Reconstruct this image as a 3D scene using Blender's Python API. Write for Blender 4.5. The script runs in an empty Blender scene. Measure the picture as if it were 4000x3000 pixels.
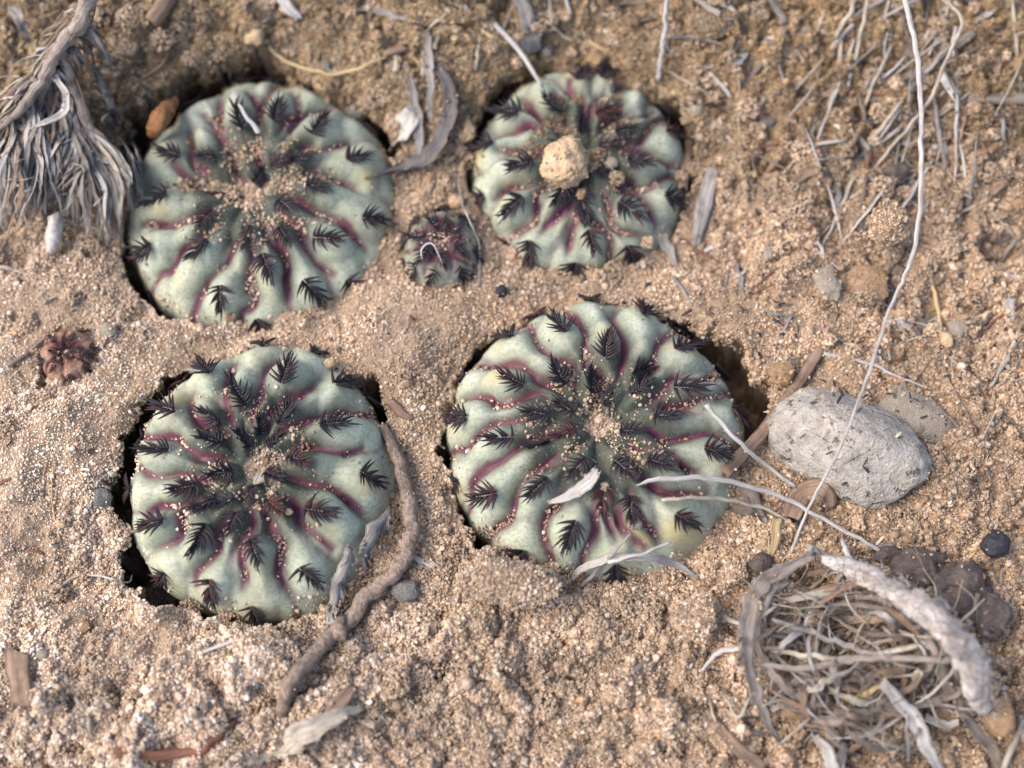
import bpy, math, random
import numpy as np
from mathutils import Vector, Matrix, noise as mnoise

# ------------------------------------------------------------------ camera, light
# Everything is laid out in millimetres and written out in metres (MM).
MM = 0.001
sc = bpy.context.scene
COL = sc.collection
TILT, DIST, LENS = math.radians(20.0), 139.0, 50.0
CAM = np.array([0.0, -math.sin(TILT) * DIST, math.cos(TILT) * DIST])
cam_d = bpy.data.cameras.new('camera')
cam = bpy.data.objects.new('camera', cam_d)
COL.objects.link(cam)
cam.location = Vector(CAM) * MM
cam.rotation_euler = (TILT, 0, 0)
cam_d.lens, cam_d.sensor_width = LENS, 36.0
cam_d.clip_start, cam_d.clip_end = 0.005, 50.0
cam_d.dof.use_dof = True
cam_d.dof.focus_distance = 134.5 * MM
cam_d.dof.aperture_fstop = 13.5
sc.camera = cam

SUN_EL, SUN_AZ = math.radians(50), math.radians(186)      # azimuth counted from +x
world = bpy.data.worlds.new('World')
sc.world = world
world.use_nodes = True
wn = world.node_tree.nodes
wl = world.node_tree.links
sky = wn.new('ShaderNodeTexSky')
sky.sky_type = 'NISHITA'
sky.sun_disc = False
sky.sun_elevation = SUN_EL
sky.sun_rotation = math.pi / 2 - SUN_AZ
sky.dust_density = 4.0
sky.air_density = 1.0
sky.ozone_density = 1.0
wl.new(sky.outputs[0], wn['Background'].inputs[0])
wn['Background'].inputs[1].default_value = 0.15
sun_d = bpy.data.lights.new('sun', 'SUN')
sun_d.energy, sun_d.angle, sun_d.color = 1.15, math.radians(40), (1.0, 0.96, 0.91)
sun = bpy.data.objects.new('sun', sun_d)
COL.objects.link(sun)
sdir = Vector((math.cos(SUN_EL) * math.cos(SUN_AZ), math.cos(SUN_EL) * math.sin(SUN_AZ), math.sin(SUN_EL)))
sun.rotation_euler = sdir.to_track_quat('Z', 'Y').to_euler()
sun.location = sdir * 0.5
vs = sc.view_settings
vs.view_transform, vs.look, vs.gamma = 'Standard', 'None', 1.0
vs.exposure = 1.08
sc.cycles.max_bounces = 6
sc.cycles.diffuse_bounces = 3

rng = np.random.default_rng(7)
random.seed(7)

# ------------------------------------------------------------------ noise
_perm = np.random.default_rng(3).permutation(256)
_perm = np.concatenate([_perm, _perm])
_ang = np.random.default_rng(4).random(256) * 2 * np.pi
_gx, _gy = np.cos(_ang), np.sin(_ang)

def perlin(x, y, seed=0):
    x = np.asarray(x, float) + seed * 17.31
    y = np.asarray(y, float) + seed * 9.77
    xi, yi = np.floor(x).astype(int), np.floor(y).astype(int)
    fx, fy = x - xi, y - yi
    u, v = fx * fx * fx * (fx * (fx * 6 - 15) + 10), fy * fy * fy * (fy * (fy * 6 - 15) + 10)
    def g(ix, iy, dx, dy):
        h = _perm[(_perm[ix & 255] + iy) & 255]
        return _gx[h] * dx + _gy[h] * dy
    a = g(xi, yi, fx, fy); b = g(xi + 1, yi, fx - 1, fy)
    c = g(xi, yi + 1, fx, fy - 1); d = g(xi + 1, yi + 1, fx - 1, fy - 1)
    return (a + u * (b - a)) * (1 - v) + (c + u * (d - c)) * v

def fbm(x, y, size, octs=4, seed=0, gain=0.5):
    t, amp, f = 0.0, 1.0, 1.0 / size
    for o in range(octs):
        t = t + amp * perlin(x * f, y * f, seed + o)
        amp *= gain; f *= 2.03
    return t

def sstep(a, b, x):
    t = np.clip((x - a) / (b - a), 0, 1)
    return t * t * (3 - 2 * t)

# ------------------------------------------------------------------ picture position -> place
FPX = 4000 * LENS / 36.0
def ray(px, py):
    d = np.array([(px - 2000) / FPX, -(py - 1500) / FPX, -1.0])
    c, s = math.cos(TILT), math.sin(TILT)
    return np.array([d[0], d[1] * c - d[2] * s, d[1] * s + d[2] * c])

def on_plane(px, py, z=0.0):
    d = ray(px, py)
    return CAM + d * ((z - CAM[2]) / d[2])

# ------------------------------------------------------------------ the cacti, as round domes sunk in the soil
# outline centre and half sizes (px), crown height, dome height, gaps in the soil by bearing (deg: mm)
CACTI = {
 'TL': dict(c=(1022, 800), r=(548, 500), zt=2.6, hd=7.5,
            gap={0: -1, 22: .9, 45: 1.0, 62: -.6, 80: .2, 96: 1.6, 112: 2.0, 130: 1.8, 146: 3.3, 160: 2.6, 170: -.8, 195: .3, 214: 1.2, 232: 1.2, 250: .3, 265: -1, 300: -1}),
 'TR': dict(c=(2262, 672), r=(436, 405), zt=2.6, hd=7.5,
            gap={0: 1.0, 22: 1.6, 38: 1.6, 50: -.5, 70: -1.6, 90: -1.6, 110: .2, 125: 1.5, 145: 1.8, 162: 1.4, 178: .4, 200: .3, 220: -.8, 260: -1, 300: -.4, 330: .2}),
 'BR': dict(c=(2328, 1705), r=(596, 553), zt=4.4, hd=8.5,
            gap={0: 1.6, 8: 2.8, 20: 3.5, 34: 3.4, 46: 2.4, 58: .8, 72: -.4, 90: -.4, 110: -.3, 130: .3, 146: 1.3, 160: -.3, 172: .2, 184: .9, 192: .9, 204: -.2, 215: 1.4, 228: .6, 240: -1.8, 300: -1.8, 340: -1.6}),
 'BL': dict(c=(1020, 1868), r=(530, 545), zt=4.4, hd=8.5,
            gap={0: -.8, 30: 1.2, 42: 1.5, 55: -.6, 90: -.8, 115: .1, 130: 1.2, 150: 1.6, 164: 1.9, 178: 2.0, 190: 2.8, 201: 1.2, 210: 2.6, 222: 3.0, 234: 2.0, 246: 1.0, 262: .6, 280: .8, 292: .3, 310: -1, 340: -1.2}),
 'SM': dict(c=(1722, 975), r=(150, 150), zt=2.2, hd=4.0, gap={0: -.6, 90: .0, 180: -.2, 270: -.6}),
 'TI': dict(c=(270, 1392), r=(116, 112), zt=1.6, hd=2.8, gap={0: -.3, 100: -.5, 190: .0, 214: 1.0, 232: .2, 300: -.4}),
}
PW = 2.4
for k, c in CACTI.items():
    zc = c['zt'] - 0.6 * c['hd']
    p = on_plane(*c['c'], zc)
    c['x'], c['y'] = p[0], p[1]
    e = on_plane(c['c'][0] + c['r'][0], c['c'][1], zc)
    n = on_plane(c['c'][0], c['c'][1] - c['r'][1], zc); s = on_plane(c['c'][0], c['c'][1] + c['r'][1], zc)
    c['rx'], c['ry'] = e[0] - p[0], (n[1] - s[1]) / 2
    c['seed'] = sum(map(ord, k))
    ka = sorted(c['gap'])
    c['ga'] = np.array([a - 360 for a in ka] + ka + [a + 360 for a in ka], float)
    c['gv'] = np.array([c['gap'][a] for a in ka] * 3, float)

def outline(c, th):
    """radius of the body at a bearing (rad)"""
    R = c['rx'] * c['ry'] / np.sqrt((c['ry'] * np.cos(th)) ** 2 + (c['rx'] * np.sin(th)) ** 2)
    return R * (1 + 0.014 * np.sin(3 * th + c['seed']) + 0.015 * np.sin(5 * th + 2 * c['seed']))

def dome_z(c, q):
    """height of the smooth dome at relative radius q"""
    q = np.clip(q, 0, 1)
    return c['zt'] - c['hd'] + c['hd'] * (1 - q ** PW) ** (1 / PW) - 0.22 * c['hd'] * np.exp(-(q / 0.26) ** 2)

# lumps of the soil: px, py, half sizes px, height mm
LUMPS = [(1990, 2275, 170, 75, 2.6), (2120, 2330, 120, 60, 1.4), (640, 2330, 62, 85, 2.4), (470, 2060, 55, 60, 1.4),
         (1720, 60, 260, 70, 3.2), (1330, 1290, 170, 120, .9), (1450, 1400, 230, 150, .7), (2800, 1250, 180, 160, .8),
         (1000, 2600, 240, 110, 1.6), (300, 2750, 120, 90, 1.6), (700, 2800, 180, 80, 1.2), (2720, 2400, 90, 80, 2.0),
         (3430, 880, 110, 110, 1.8), (120, 1900, 260, 330, 1.3), (2760, 60, 170, 90, 2.2), (1000, 130, 70, 50, 1.8),
         (2480, 190, 140, 70, 1.4), (350, 2150, 160, 120, 1.0), (1640, 2020, 110, 160, .8), (3100, 1080, 60, 60, .9),
         (2980, 2130, 220, 130, 1.0), (1130, 2180, 0, 0, 0), (2040, 150, 120, 50, 1.2), (560, 150, 200, 90, 1.2)]
_L = []
for px, py, a, b, h in LUMPS:
    if h:
        p = on_plane(px, py)
        _L.append((p[0], p[1], a / 40.0, b / 38.0, h))
HOLES = [(165, 1452, 30, 24, 2.5), (390, 1000, 60, 22, 1.6), (3180, 2260, 60, 30, 1.2), (3900, 950, 90, 70, 2.2), (2200, 2290, 60, 60, 2.0),
         (1760, 1960, 40, 50, 1.5), (3820, 1180, 70, 50, 1.2), (3010, 30, 90, 50, 2.5), (3420, 960, 45, 60, 1.8), (100, 1200, 60, 18, 1.0)]
for px, py, a, b, h in HOLES:
    p = on_plane(px, py)
    _L.append((p[0], p[1], a / 40.0, b / 38.0, -h))

def crust_at(x, y):
    """where the sand has set into a smooth crust (0..1)"""
    m = np.maximum(sstep(-20, -34, x) * sstep(16, 6, y) * sstep(-34, -18, y), .85 * sstep(13, 9, np.hypot((x + 15), (y - 4) * 1.6)))
    m = np.maximum(m, .7 * sstep(26, 16, np.abs(x + 6)) * sstep(-14, -4, y) * sstep(24, 12, y))
    m = np.maximum(m, .6 * sstep(14, 20, x) * sstep(40, 32, x) * sstep(12, 8, y) * sstep(-8, 0, y))
    return np.clip(m * (.75 + 1.6 * fbm(x, y, 7, 3, 81)), 0, 1)

def soil(x, y, fine=True):
    """height of the soil sheet (mm)"""
    x = np.asarray(x, float); y = np.asarray(y, float)
    far = np.exp(-(np.maximum(np.hypot(x, y) - 70, 0) / 60) ** 2)
    wx = x + 2.2 * fbm(x, y, 9, 2, 40); wy = y + 2.2 * fbm(x, y, 9, 2, 44)
    h = 2.3 * fbm(wx, wy, 20, 3, 1)
    # runnels in the crust on the lower left, broken soil elsewhere
    ll = sstep(-2, -22, x) * sstep(4, -20, y)
    u, v = (x * .57 + y * .82), (-x * .82 + y * .57)
    h = h + 2.0 * ll * fbm(u * .7, v, 5.0, 3, 9)
    crust = crust_at(x, y)
    rough = (.62 + .6 * sstep(8, 30, y) + .3 * sstep(15, 30, x) + .5 * sstep(-12, -28, y)) * (1 - .62 * crust)
    rg = fbm(wx, wy, 3.4, 3, 15)
    h = h + rough * (1.75 * rg + .75 * np.abs(fbm(wx, wy, 1.9, 2, 19)) - 1.15 * np.maximum(0, .16 - np.abs(fbm(wx, wy, 6.5, 2, 23))) / .16 * .7)
    h = h + 0.16 * np.maximum(y - 18, 0) * far
    for lx, ly, a, b, hh in _L:
        q = np.hypot((wx - lx) / a, (wy - ly) / b) + .22 * fbm(x, y, 1.7, 2, 31)
        h = h + hh * sstep(1.25, .65, q)
    if fine:
        h = h + 0.16 * fbm(x, y, 0.9, 2, 50)
    for c in CACTI.values():
        dx, dy = x - c['x'], y - c['y']
        r = np.hypot(dx, dy)
        th = np.arctan2(dy, dx)
        R = outline(c, th)
        d = r - R
        big = min(1, c['rx'] / 11)
        gap = np.interp(np.degrees(th) % 360, c['ga'], c['gv'])
        gap = np.where(gap > 0, gap * .72, gap) * (1 + .9 * fbm(x, y, 4.5, 2, 66)) - .35
        near = sstep(8 * big, 0.0, d)
        h = h * (1 - .5 * near) + near * 0.10
        h = h - ((1.35 + 1.3 * fbm(x, y, 5, 2, 67)) * big * (1 - .5 * sstep(0, 1.2, gap))) * np.exp(-(np.maximum(d, 0) / (2.6 * big)) ** 2)
        e = d - gap + 1.15 * big * fbm(x, y, 3.2, 3, 60) + .25 * fbm(x, y, .8, 2, 61)
        h = h + .55 * big * np.exp(-((e - 1.0) / .9) ** 2) * sstep(.2, 1, gap)
        wall = sstep(-.40, .25, e)
        low = -14.0 * big + 6 * fbm(x, y, 3.0, 2, 70)
        low = np.where(gap > .2, low, -6.0 * big)
        h = low + (h - low) * wall
    return h

def undercut(x, y, z):
    """the crust overhangs its cracks: push the lower part of each crack wall back under it"""
    x = np.array(x, float); y = np.array(y, float); z = np.asarray(z, float)
    for c in CACTI.values():
        if c['rx'] < 5: continue
        dx, dy = x - c['x'], y - c['y']
        r = np.hypot(dx, dy) + 1e-6
        th = np.arctan2(dy, dx)
        gap = np.interp(np.degrees(th) % 360, c['ga'], c['gv'])
        s = 2.4 * sstep(.1, 1.0, gap) * sstep(-1.2, -4.5, z) * sstep(7, 4.5, r - outline(c, th))
        x += dx / r * s; y += dy / r * s
    return x, y

_cx, _cy = np.arange(-85, 85.1, .4), np.arange(-60, 70.1, .4)
_cz = soil(*np.meshgrid(_cx, _cy), False)
STONES = []               # (x, y, rx, ry, rot, top) of things other things may lie on
def cover(x, y):
    """height of whatever the sky sees there: soil, cactus or stone"""
    u = min(max((x + 85) / .4, 0), len(_cx) - 1.001); v = min(max((y + 60) / .4, 0), len(_cy) - 1.001)
    i, j = int(u), int(v); u -= i; v -= j
    h = float((_cz[j, i] * (1 - u) + _cz[j, i + 1] * u) * (1 - v) + (_cz[j + 1, i] * (1 - u) + _cz[j + 1, i + 1] * u) * v)
    for sx, sy, rx, ry, ro, top in STONES:
        dx, dy = x - sx, y - sy
        a, b = (dx * math.cos(ro) + dy * math.sin(ro)) / rx, (dy * math.cos(ro) - dx * math.sin(ro)) / ry
        if a * a + b * b < 1: h = max(h, top - (top - h) * (1 - math.sqrt(1 - a * a - b * b)))
    for c in CACTI.values():
        dx, dy = x - c['x'], y - c['y']
        q = math.hypot(dx, dy) / float(outline(c, math.atan2(dy, dx)))
        if q < 1:
            h = max(h, float(dome_z(c, q)) + .7 * min(1, c['rx'] / 11))
    return h

def spot(px, py, h=0.0):
    """the place seen at a picture position, h mm above the soil or cactus it lies on"""
    z = 0.0
    for _ in range(14):
        p = on_plane(px, py, z + h)
        z += .5 * (cover(p[0], p[1]) - z)
    p = on_plane(px, py, z + h)
    return np.array([p[0], p[1], z + h])

# ------------------------------------------------------------------ materials
class NT:
    def __init__(s, name):
        s.m = bpy.data.materials.new(name); s.m.use_nodes = True
        s.t = s.m.node_tree; s.b = s.t.nodes['Principled BSDF']
    def n(s, typ, **kw):
        o = s.t.nodes.new(typ)
        for k, v in kw.items(): setattr(o, k, v)
        return o
    def l(s, a, b): s.t.links.new(a, b)
    def coord(s, scale, kind='Object', vec=None):
        mp = s.n('ShaderNodeMapping')
        if kind == 'UV':
            s.l(s.n('ShaderNodeUVMap').outputs[0], mp.inputs[0])
        else:
            s.l(s.n('ShaderNodeTexCoord').outputs[kind], mp.inputs[0])
        mp.inputs['Scale'].default_value = scale if isinstance(scale, tuple) else (scale,) * 3
        return mp.outputs[0]
    def noise(s, vec, scale=1, detail=4, rough=.55):
        o = s.n('ShaderNodeTexNoise'); s.l(vec, o.inputs['Vector'])
        o.inputs['Scale'].default_value = scale; o.inputs['Detail'].default_value = detail
        o.inputs['Roughness'].default_value = rough
        return o.outputs[0]
    def ramp(s, fac, stops):
        o = s.n('ShaderNodeValToRGB'); s.l(fac, o.inputs[0])
        cr = o.color_ramp
        while len(cr.elements) < len(stops): cr.elements.new(.5)
        for e, (p, c) in zip(cr.elements, stops):
            e.position = p; e.color = c if len(c) == 4 else (*c, 1)
        return o.outputs[0]
    def mix(s, fac, a, b, mode='MIX'):
        o = s.n('ShaderNodeMix', data_type='RGBA', blend_type=mode)
        for v, i in ((fac, 0), (a, 6), (b, 7)):
            if hasattr(v, 'is_output'): s.l(v, o.inputs[i])
            else: o.inputs[i].default_value = v if i == 0 else (*v, 1)
        return o.outputs[2]
    def math(s, op, a, b=None):
        o = s.n('ShaderNodeMath', operation=op)
        for v, i in ((a, 0), (b, 1)):
            if v is None: continue
            if hasattr(v, 'is_output'): s.l(v, o.inputs[i])
            else: o.inputs[i].default_value = v
        return o.outputs[0]
    def attr(s, name, kind='GEOMETRY'):
        return s.n('ShaderNodeAttribute', attribute_name=name, attribute_type=kind)
    def bump(s, h, dist_mm, strength=1.0):
        o = s.n('ShaderNodeBump'); s.l(h, o.inputs['Height'])
        o.inputs['Distance'].default_value = dist_mm * MM; o.inputs['Strength'].default_value = strength
        s.l(o.outputs[0], s.b.inputs['Normal'])
    def base(s, c, rough=.7, spec=.3):
        if hasattr(c, 'is_output'): s.l(c, s.b.inputs['Base Color'])
        else: s.b.inputs['Base Color'].default_value = (*c, 1)
        if hasattr(rough, 'is_output'): s.l(rough, s.b.inputs['Roughness'])
        else: s.b.inputs['Roughness'].default_value = rough
        s.b.inputs['Specular IOR Level'].default_value = spec
        return s.m

def m_soil():
    t = NT('packed_sand')
    v = t.coord(1000.0)
    big = t.noise(v, .09, 4)
    fine = t.noise(v, 2.6, 3)
    c = t.ramp(big, [(.3, (.20, .145, .095)), (.5, (.31, .23, .16)), (.72, (.37, .285, .205))])
    g = t.ramp(fine, [(.3, (.62, .58, .55)), (.7, (1.25, 1.22, 1.2))])
    t.bump(fine, .35, .8)
    return t.base(t.mix(1.0, c, g, 'MULTIPLY'), .9, .15)

def m_grain():
    t = NT('sand_grain')
    a = t.attr('gcol', 'INSTANCER')
    v = t.coord(1.7)
    n = t.noise(v, 1.5, 2)
    g = t.ramp(n, [(.3, (.8, .78, .76)), (.7, (1.15, 1.15, 1.15))])
    return t.base(t.mix(1.0, a.outputs['Color'], g, 'MULTIPLY'), .42, .45)

def m_skin(name, pale, yellow, purple, dark, dust):
    t = NT(name)
    v = t.coord(1000.0)
    n1 = t.noise(v, .55, 5); n2 = t.noise(v, 2.8, 3)
    gr = t.attr('groove').outputs['Fac']; ye = t.attr('yellow').outputs['Fac']
    dk = t.attr('deep').outputs['Fac']; du = t.attr('dust').outputs['Fac']
    c = t.mix(t.ramp(n1, [(.35, (0, 0, 0)), (.68, (1, 1, 1))]), pale, tuple(x * f for x, f in zip(pale, (.80, .84, .78))))
    c = t.mix(t.ramp(n2, [(.38, (.50,) * 3), (.56, (0, 0, 0))]), c, tuple(x * .5 for x in pale))
    c = t.mix(ye, c, yellow)
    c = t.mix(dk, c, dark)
    # fine dark stomata on the waxy skin
    vo = t.n('ShaderNodeTexVoronoi'); t.l(v, vo.inputs['Vector']); vo.inputs['Scale'].default_value = 2.3
    dots = t.ramp(vo.outputs['Distance'], [(.10, (1, 1, 1)), (.30, (0, 0, 0))])
    c = t.mix(t.math('MULTIPLY', dots, .62), c, tuple(x * .42 for x in pale))
    gfac = t.math('MULTIPLY', gr, t.math('ADD', t.math('MULTIPLY', n1, .7), .62))
    c = t.mix(t.ramp(gfac, [(.10, (0, 0, 0)), (.55, (.94,) * 3)]), c, purple)
    c = t.mix(t.ramp(gr, [(.72, (0, 0, 0)), (1.0, (.6,) * 3)]), c, tuple(x * .4 for x in purple))
    c = t.mix(t.ramp(t.math('ADD', du, t.math('MULTIPLY', t.math('SUBTRACT', n2, .5), .7)), [(.38, (0, 0, 0)), (.75, (1, 1, 1))]), c, dust)
    t.bump(t.math('ADD', n2, t.math('MULTIPLY', vo.outputs['Distance'], .5)), .06, .6)
    t.b.inputs['Subsurface Weight'].default_value = 0.12
    t.b.inputs['Subsurface Radius'].default_value = (.9, 1.0, .5)
    t.b.inputs['Subsurface Scale'].default_value = .4 * MM
    n3 = t.noise(v, .28, 6, .7)
    c = t.mix(t.ramp(n3, [(.54, (0, 0, 0)), (.74, (.34,) * 3)]), c, dust)        # dry dust lying on the wax
    t.b.inputs['Coat Weight'].default_value = 0
    return t.base(c, t.ramp(n2, [(.3, (.58,) * 3), (.7, (.80,) * 3)]), .28)

def m_spine():
    t = NT('black_spine')
    r = t.n('ShaderNodeObjectInfo').outputs['Random']
    v = t.coord(1000.0)
    c = t.ramp(r, [(0, (.012, .010, .014)), (.75, (.019, .014, .019)), (.93, (.032, .016, .020)), (1, (.07, .02, .018))])
    n = t.noise(v, 4, 3)
    c = t.mix(t.ramp(n, [(.6, (0, 0, 0)), (.9, (.35,) * 3)]), c, (.08, .07, .075))
    t.bump(n, .05, .5)
    return t.base(c, .58, .28)

def m_wool():
    t = NT('areole_wool')
    n = t.noise(t.coord(1000.0), 4, 4)
    t.bump(n, .1)
    return t.base(t.ramp(n, [(.3, (.12, .095, .085)), (.7, (.44, .40, .37))]), .95, .1)

def m_fibre(name, c1, c2, c3=None, rough=.75, stretch=.25, across=9.0, blotch=.4, bump=.10):
    t = NT(name)
    uv = t.coord((stretch, across, 1), 'UV')
    n = t.noise(uv, 1.0, 5, .6)
    c = t.ramp(n, [(.28, c1), (.5, tuple((a + b) / 2 for a, b in zip(c1, c2))), (.72, c2)])
    n2 = t.noise(t.coord(1000.0), .8, 4)
    c = t.mix(t.ramp(n2, [(.48, (0, 0, 0)), (.70, (blotch,) * 3)]), c, c3 or tuple(x * .4 for x in c1))
    t.bump(n, bump, .9)
    return t.base(c, rough, .25)

def m_stone(name, c1, c2, c3, size=.8, rough=.8, bump=.25, pits=0.0):
    t = NT(name)
    v = t.coord(1000.0)
    n = t.noise(v, size, 6, .65); n2 = t.noise(v, size * 3.1, 4, .6)
    c = t.ramp(n, [(.3, c1), (.52, c2), (.72, c3)])
    h = n2
    if pits:
        n3 = t.noise(v, .75, 3, .7)
        pf = t.ramp(n3, [(.60, (0, 0, 0)), (.68, (pits,) * 3)])
        c = t.mix(pf, c, tuple(x * .3 for x in c1))
        h = t.math('SUBTRACT', n2, t.math('MULTIPLY', pf, .8))
    c = t.mix(.35, c, t.ramp(n2, [(.3, c1), (.7, c3)]))
    t.bump(h, bump, .9)
    return t.base(c, rough, .3)

M = dict(
    soil=m_soil(), grain=m_grain(), spine=m_spine(), wool=m_wool(),
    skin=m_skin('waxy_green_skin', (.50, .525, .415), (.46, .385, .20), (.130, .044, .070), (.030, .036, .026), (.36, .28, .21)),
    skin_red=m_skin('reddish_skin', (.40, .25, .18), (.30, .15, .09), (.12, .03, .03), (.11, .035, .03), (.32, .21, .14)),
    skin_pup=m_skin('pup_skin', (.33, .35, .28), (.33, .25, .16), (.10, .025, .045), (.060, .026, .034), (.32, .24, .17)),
    straw=m_fibre('pale_straw', (.22, .18, .13), (.54, .48, .40), blotch=.6),
    white=m_fibre('bleached_straw', (.32, .30, .275), (.62, .59, .55), blotch=.15),
    yellow=m_fibre('yellow_straw', (.33, .22, .10), (.58, .45, .26), blotch=.2),
    grey=m_fibre('grey_dead_leaf', (.12, .105, .095), (.40, .365, .335), blotch=.5),
    lilac=m_fibre('bleached_leaf', (.22, .195, .18), (.60, .56, .52), blotch=.25),
    dark=m_fibre('dark_dead_leaf', (.035, .032, .036), (.17, .155, .155), (.24, .17, .11), blotch=.35),
    wood=m_fibre('weathered_wood', (.10, .078, .06), (.30, .25, .21), across=14, bump=.18),
    brown=m_fibre('brown_bark', (.12, .075, .05), (.33, .23, .165), blotch=.45, across=6),
    redbrown=m_fibre('red_brown_bark', (.10, .04, .025), (.26, .13, .08)),
    twig=m_fibre('grainy_twig', (.15, .105, .08), (.40, .31, .245), (.09, .065, .05), stretch=2.6, across=7, blotch=.7, bump=.5),
    shred=m_fibre('shredded_leaf', (.14, .10, .075), (.46, .40, .345), (.10, .05, .04), blotch=.5, across=12, bump=.2),
    fuzz=m_fibre('white_fuzz', (.30, .255, .225), (.64, .595, .56), (.25, .18, .13), blotch=.75, stretch=2, across=4, bump=.25),
    husk=m_fibre('orange_husk', (.14, .06, .022), (.36, .18, .075), blotch=.5, across=16, stretch=.5, bump=.25),
    pebble_grey=m_stone('grey_pebble', (.22, .185, .145), (.40, .36, .315), (.52, .48, .435), 1.0, .95, .45, 1.0),
    pebble_pale=m_stone('pale_rock', (.25, .20, .15), (.37, .31, .245), (.46, .40, .33), 1.8, .9, .5),
    pebble_orange=m_stone('orange_stone', (.22, .11, .05), (.38, .235, .125), (.50, .37, .25), 1.6, .85, .5),
    quartz=m_stone('sandstone_crumb', (.36, .21, .10), (.52, .36, .21), (.68, .56, .42), 1.0, .6, .4),
    clod=m_stone('sand_clod', (.24, .175, .115), (.36, .265, .185), (.47, .37, .275), 2.4, .9, .7),
    black=m_stone('black_pellet', (.010, .010, .013), (.022, .022, .026), (.07, .07, .085), 1.0, .55, .25),
    dung=m_stone('dark_brown_lump', (.045, .033, .030), (.095, .072, .063), (.18, .145, .13), .9, .85, .4),
    slate=m_stone('blue_grey_stone', (.10, .095, .09), (.20, .19, .18), (.32, .30, .28), 1.8, .9, .5),
)

# ------------------------------------------------------------------ object helpers
def mesh(name, v, f, mat, uv=None, smooth=True):
    me = bpy.data.meshes.new(name)
    me.from_pydata([tuple(p) for p in v], [], [tuple(q) for q in f])
    if uv is not None:
        ul = me.uv_layers.new(name='UVMap')
        li = np.empty(len(me.loops), int); me.loops.foreach_get('vertex_index', li)
        ul.data.foreach_set('uv', np.asarray(uv, np.float32)[li].ravel())
    me.polygons.foreach_set('use_smooth', np.full(len(me.polygons), smooth))
    me.materials.append(mat)
    return me

def link(name, data, parent=None, loc=None):
    o = bpy.data.objects.new(name, data)
    COL.objects.link(o)
    if parent is not None: o.parent = parent
    if loc is not None: o.location = loc
    return o

def tag(o, label=None, cat=None, group=None, kind=None):
    for k, v in (('label', label), ('category', cat), ('group', group), ('kind', kind)):
        if v: o[k] = v
    return o

def place(name, v, f, mat, uv=None, origin=None, parent=None, smooth=True):
    """v in mm, world; the object sits at its own base"""
    v = np.asarray(v, float)
    if origin is None:
        origin = np.array([v[:, 0].mean(), v[:, 1].mean(), v[:, 2].min()])
    me = mesh(name, (v - origin) * MM, f, mat, uv, smooth)
    loc = np.array(origin) * MM
    if parent is not None: loc = loc - np.array(parent.location)
    return link(name, me, parent, Vector(loc))

def catmull(P, n):
    P = np.asarray(P, float)
    if len(P) == 2:
        t = np.linspace(0, 1, n)[:, None]; return P[0] * (1 - t) + P[1] * t
    Q = np.vstack([2 * P[0] - P[1], P, 2 * P[-1] - P[-2]])
    out = []
    T = np.linspace(0, len(P) - 1, n)
    for t in T:
        i = min(int(t), len(P) - 2); u = t - i
        a, b, c, d = Q[i:i + 4]
        out.append(.5 * (2 * b + (c - a) * u + (2 * a - 5 * b + 4 * c - d) * u * u + (3 * b - a - 3 * c + d) * u ** 3))
    return np.array(out)

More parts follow.
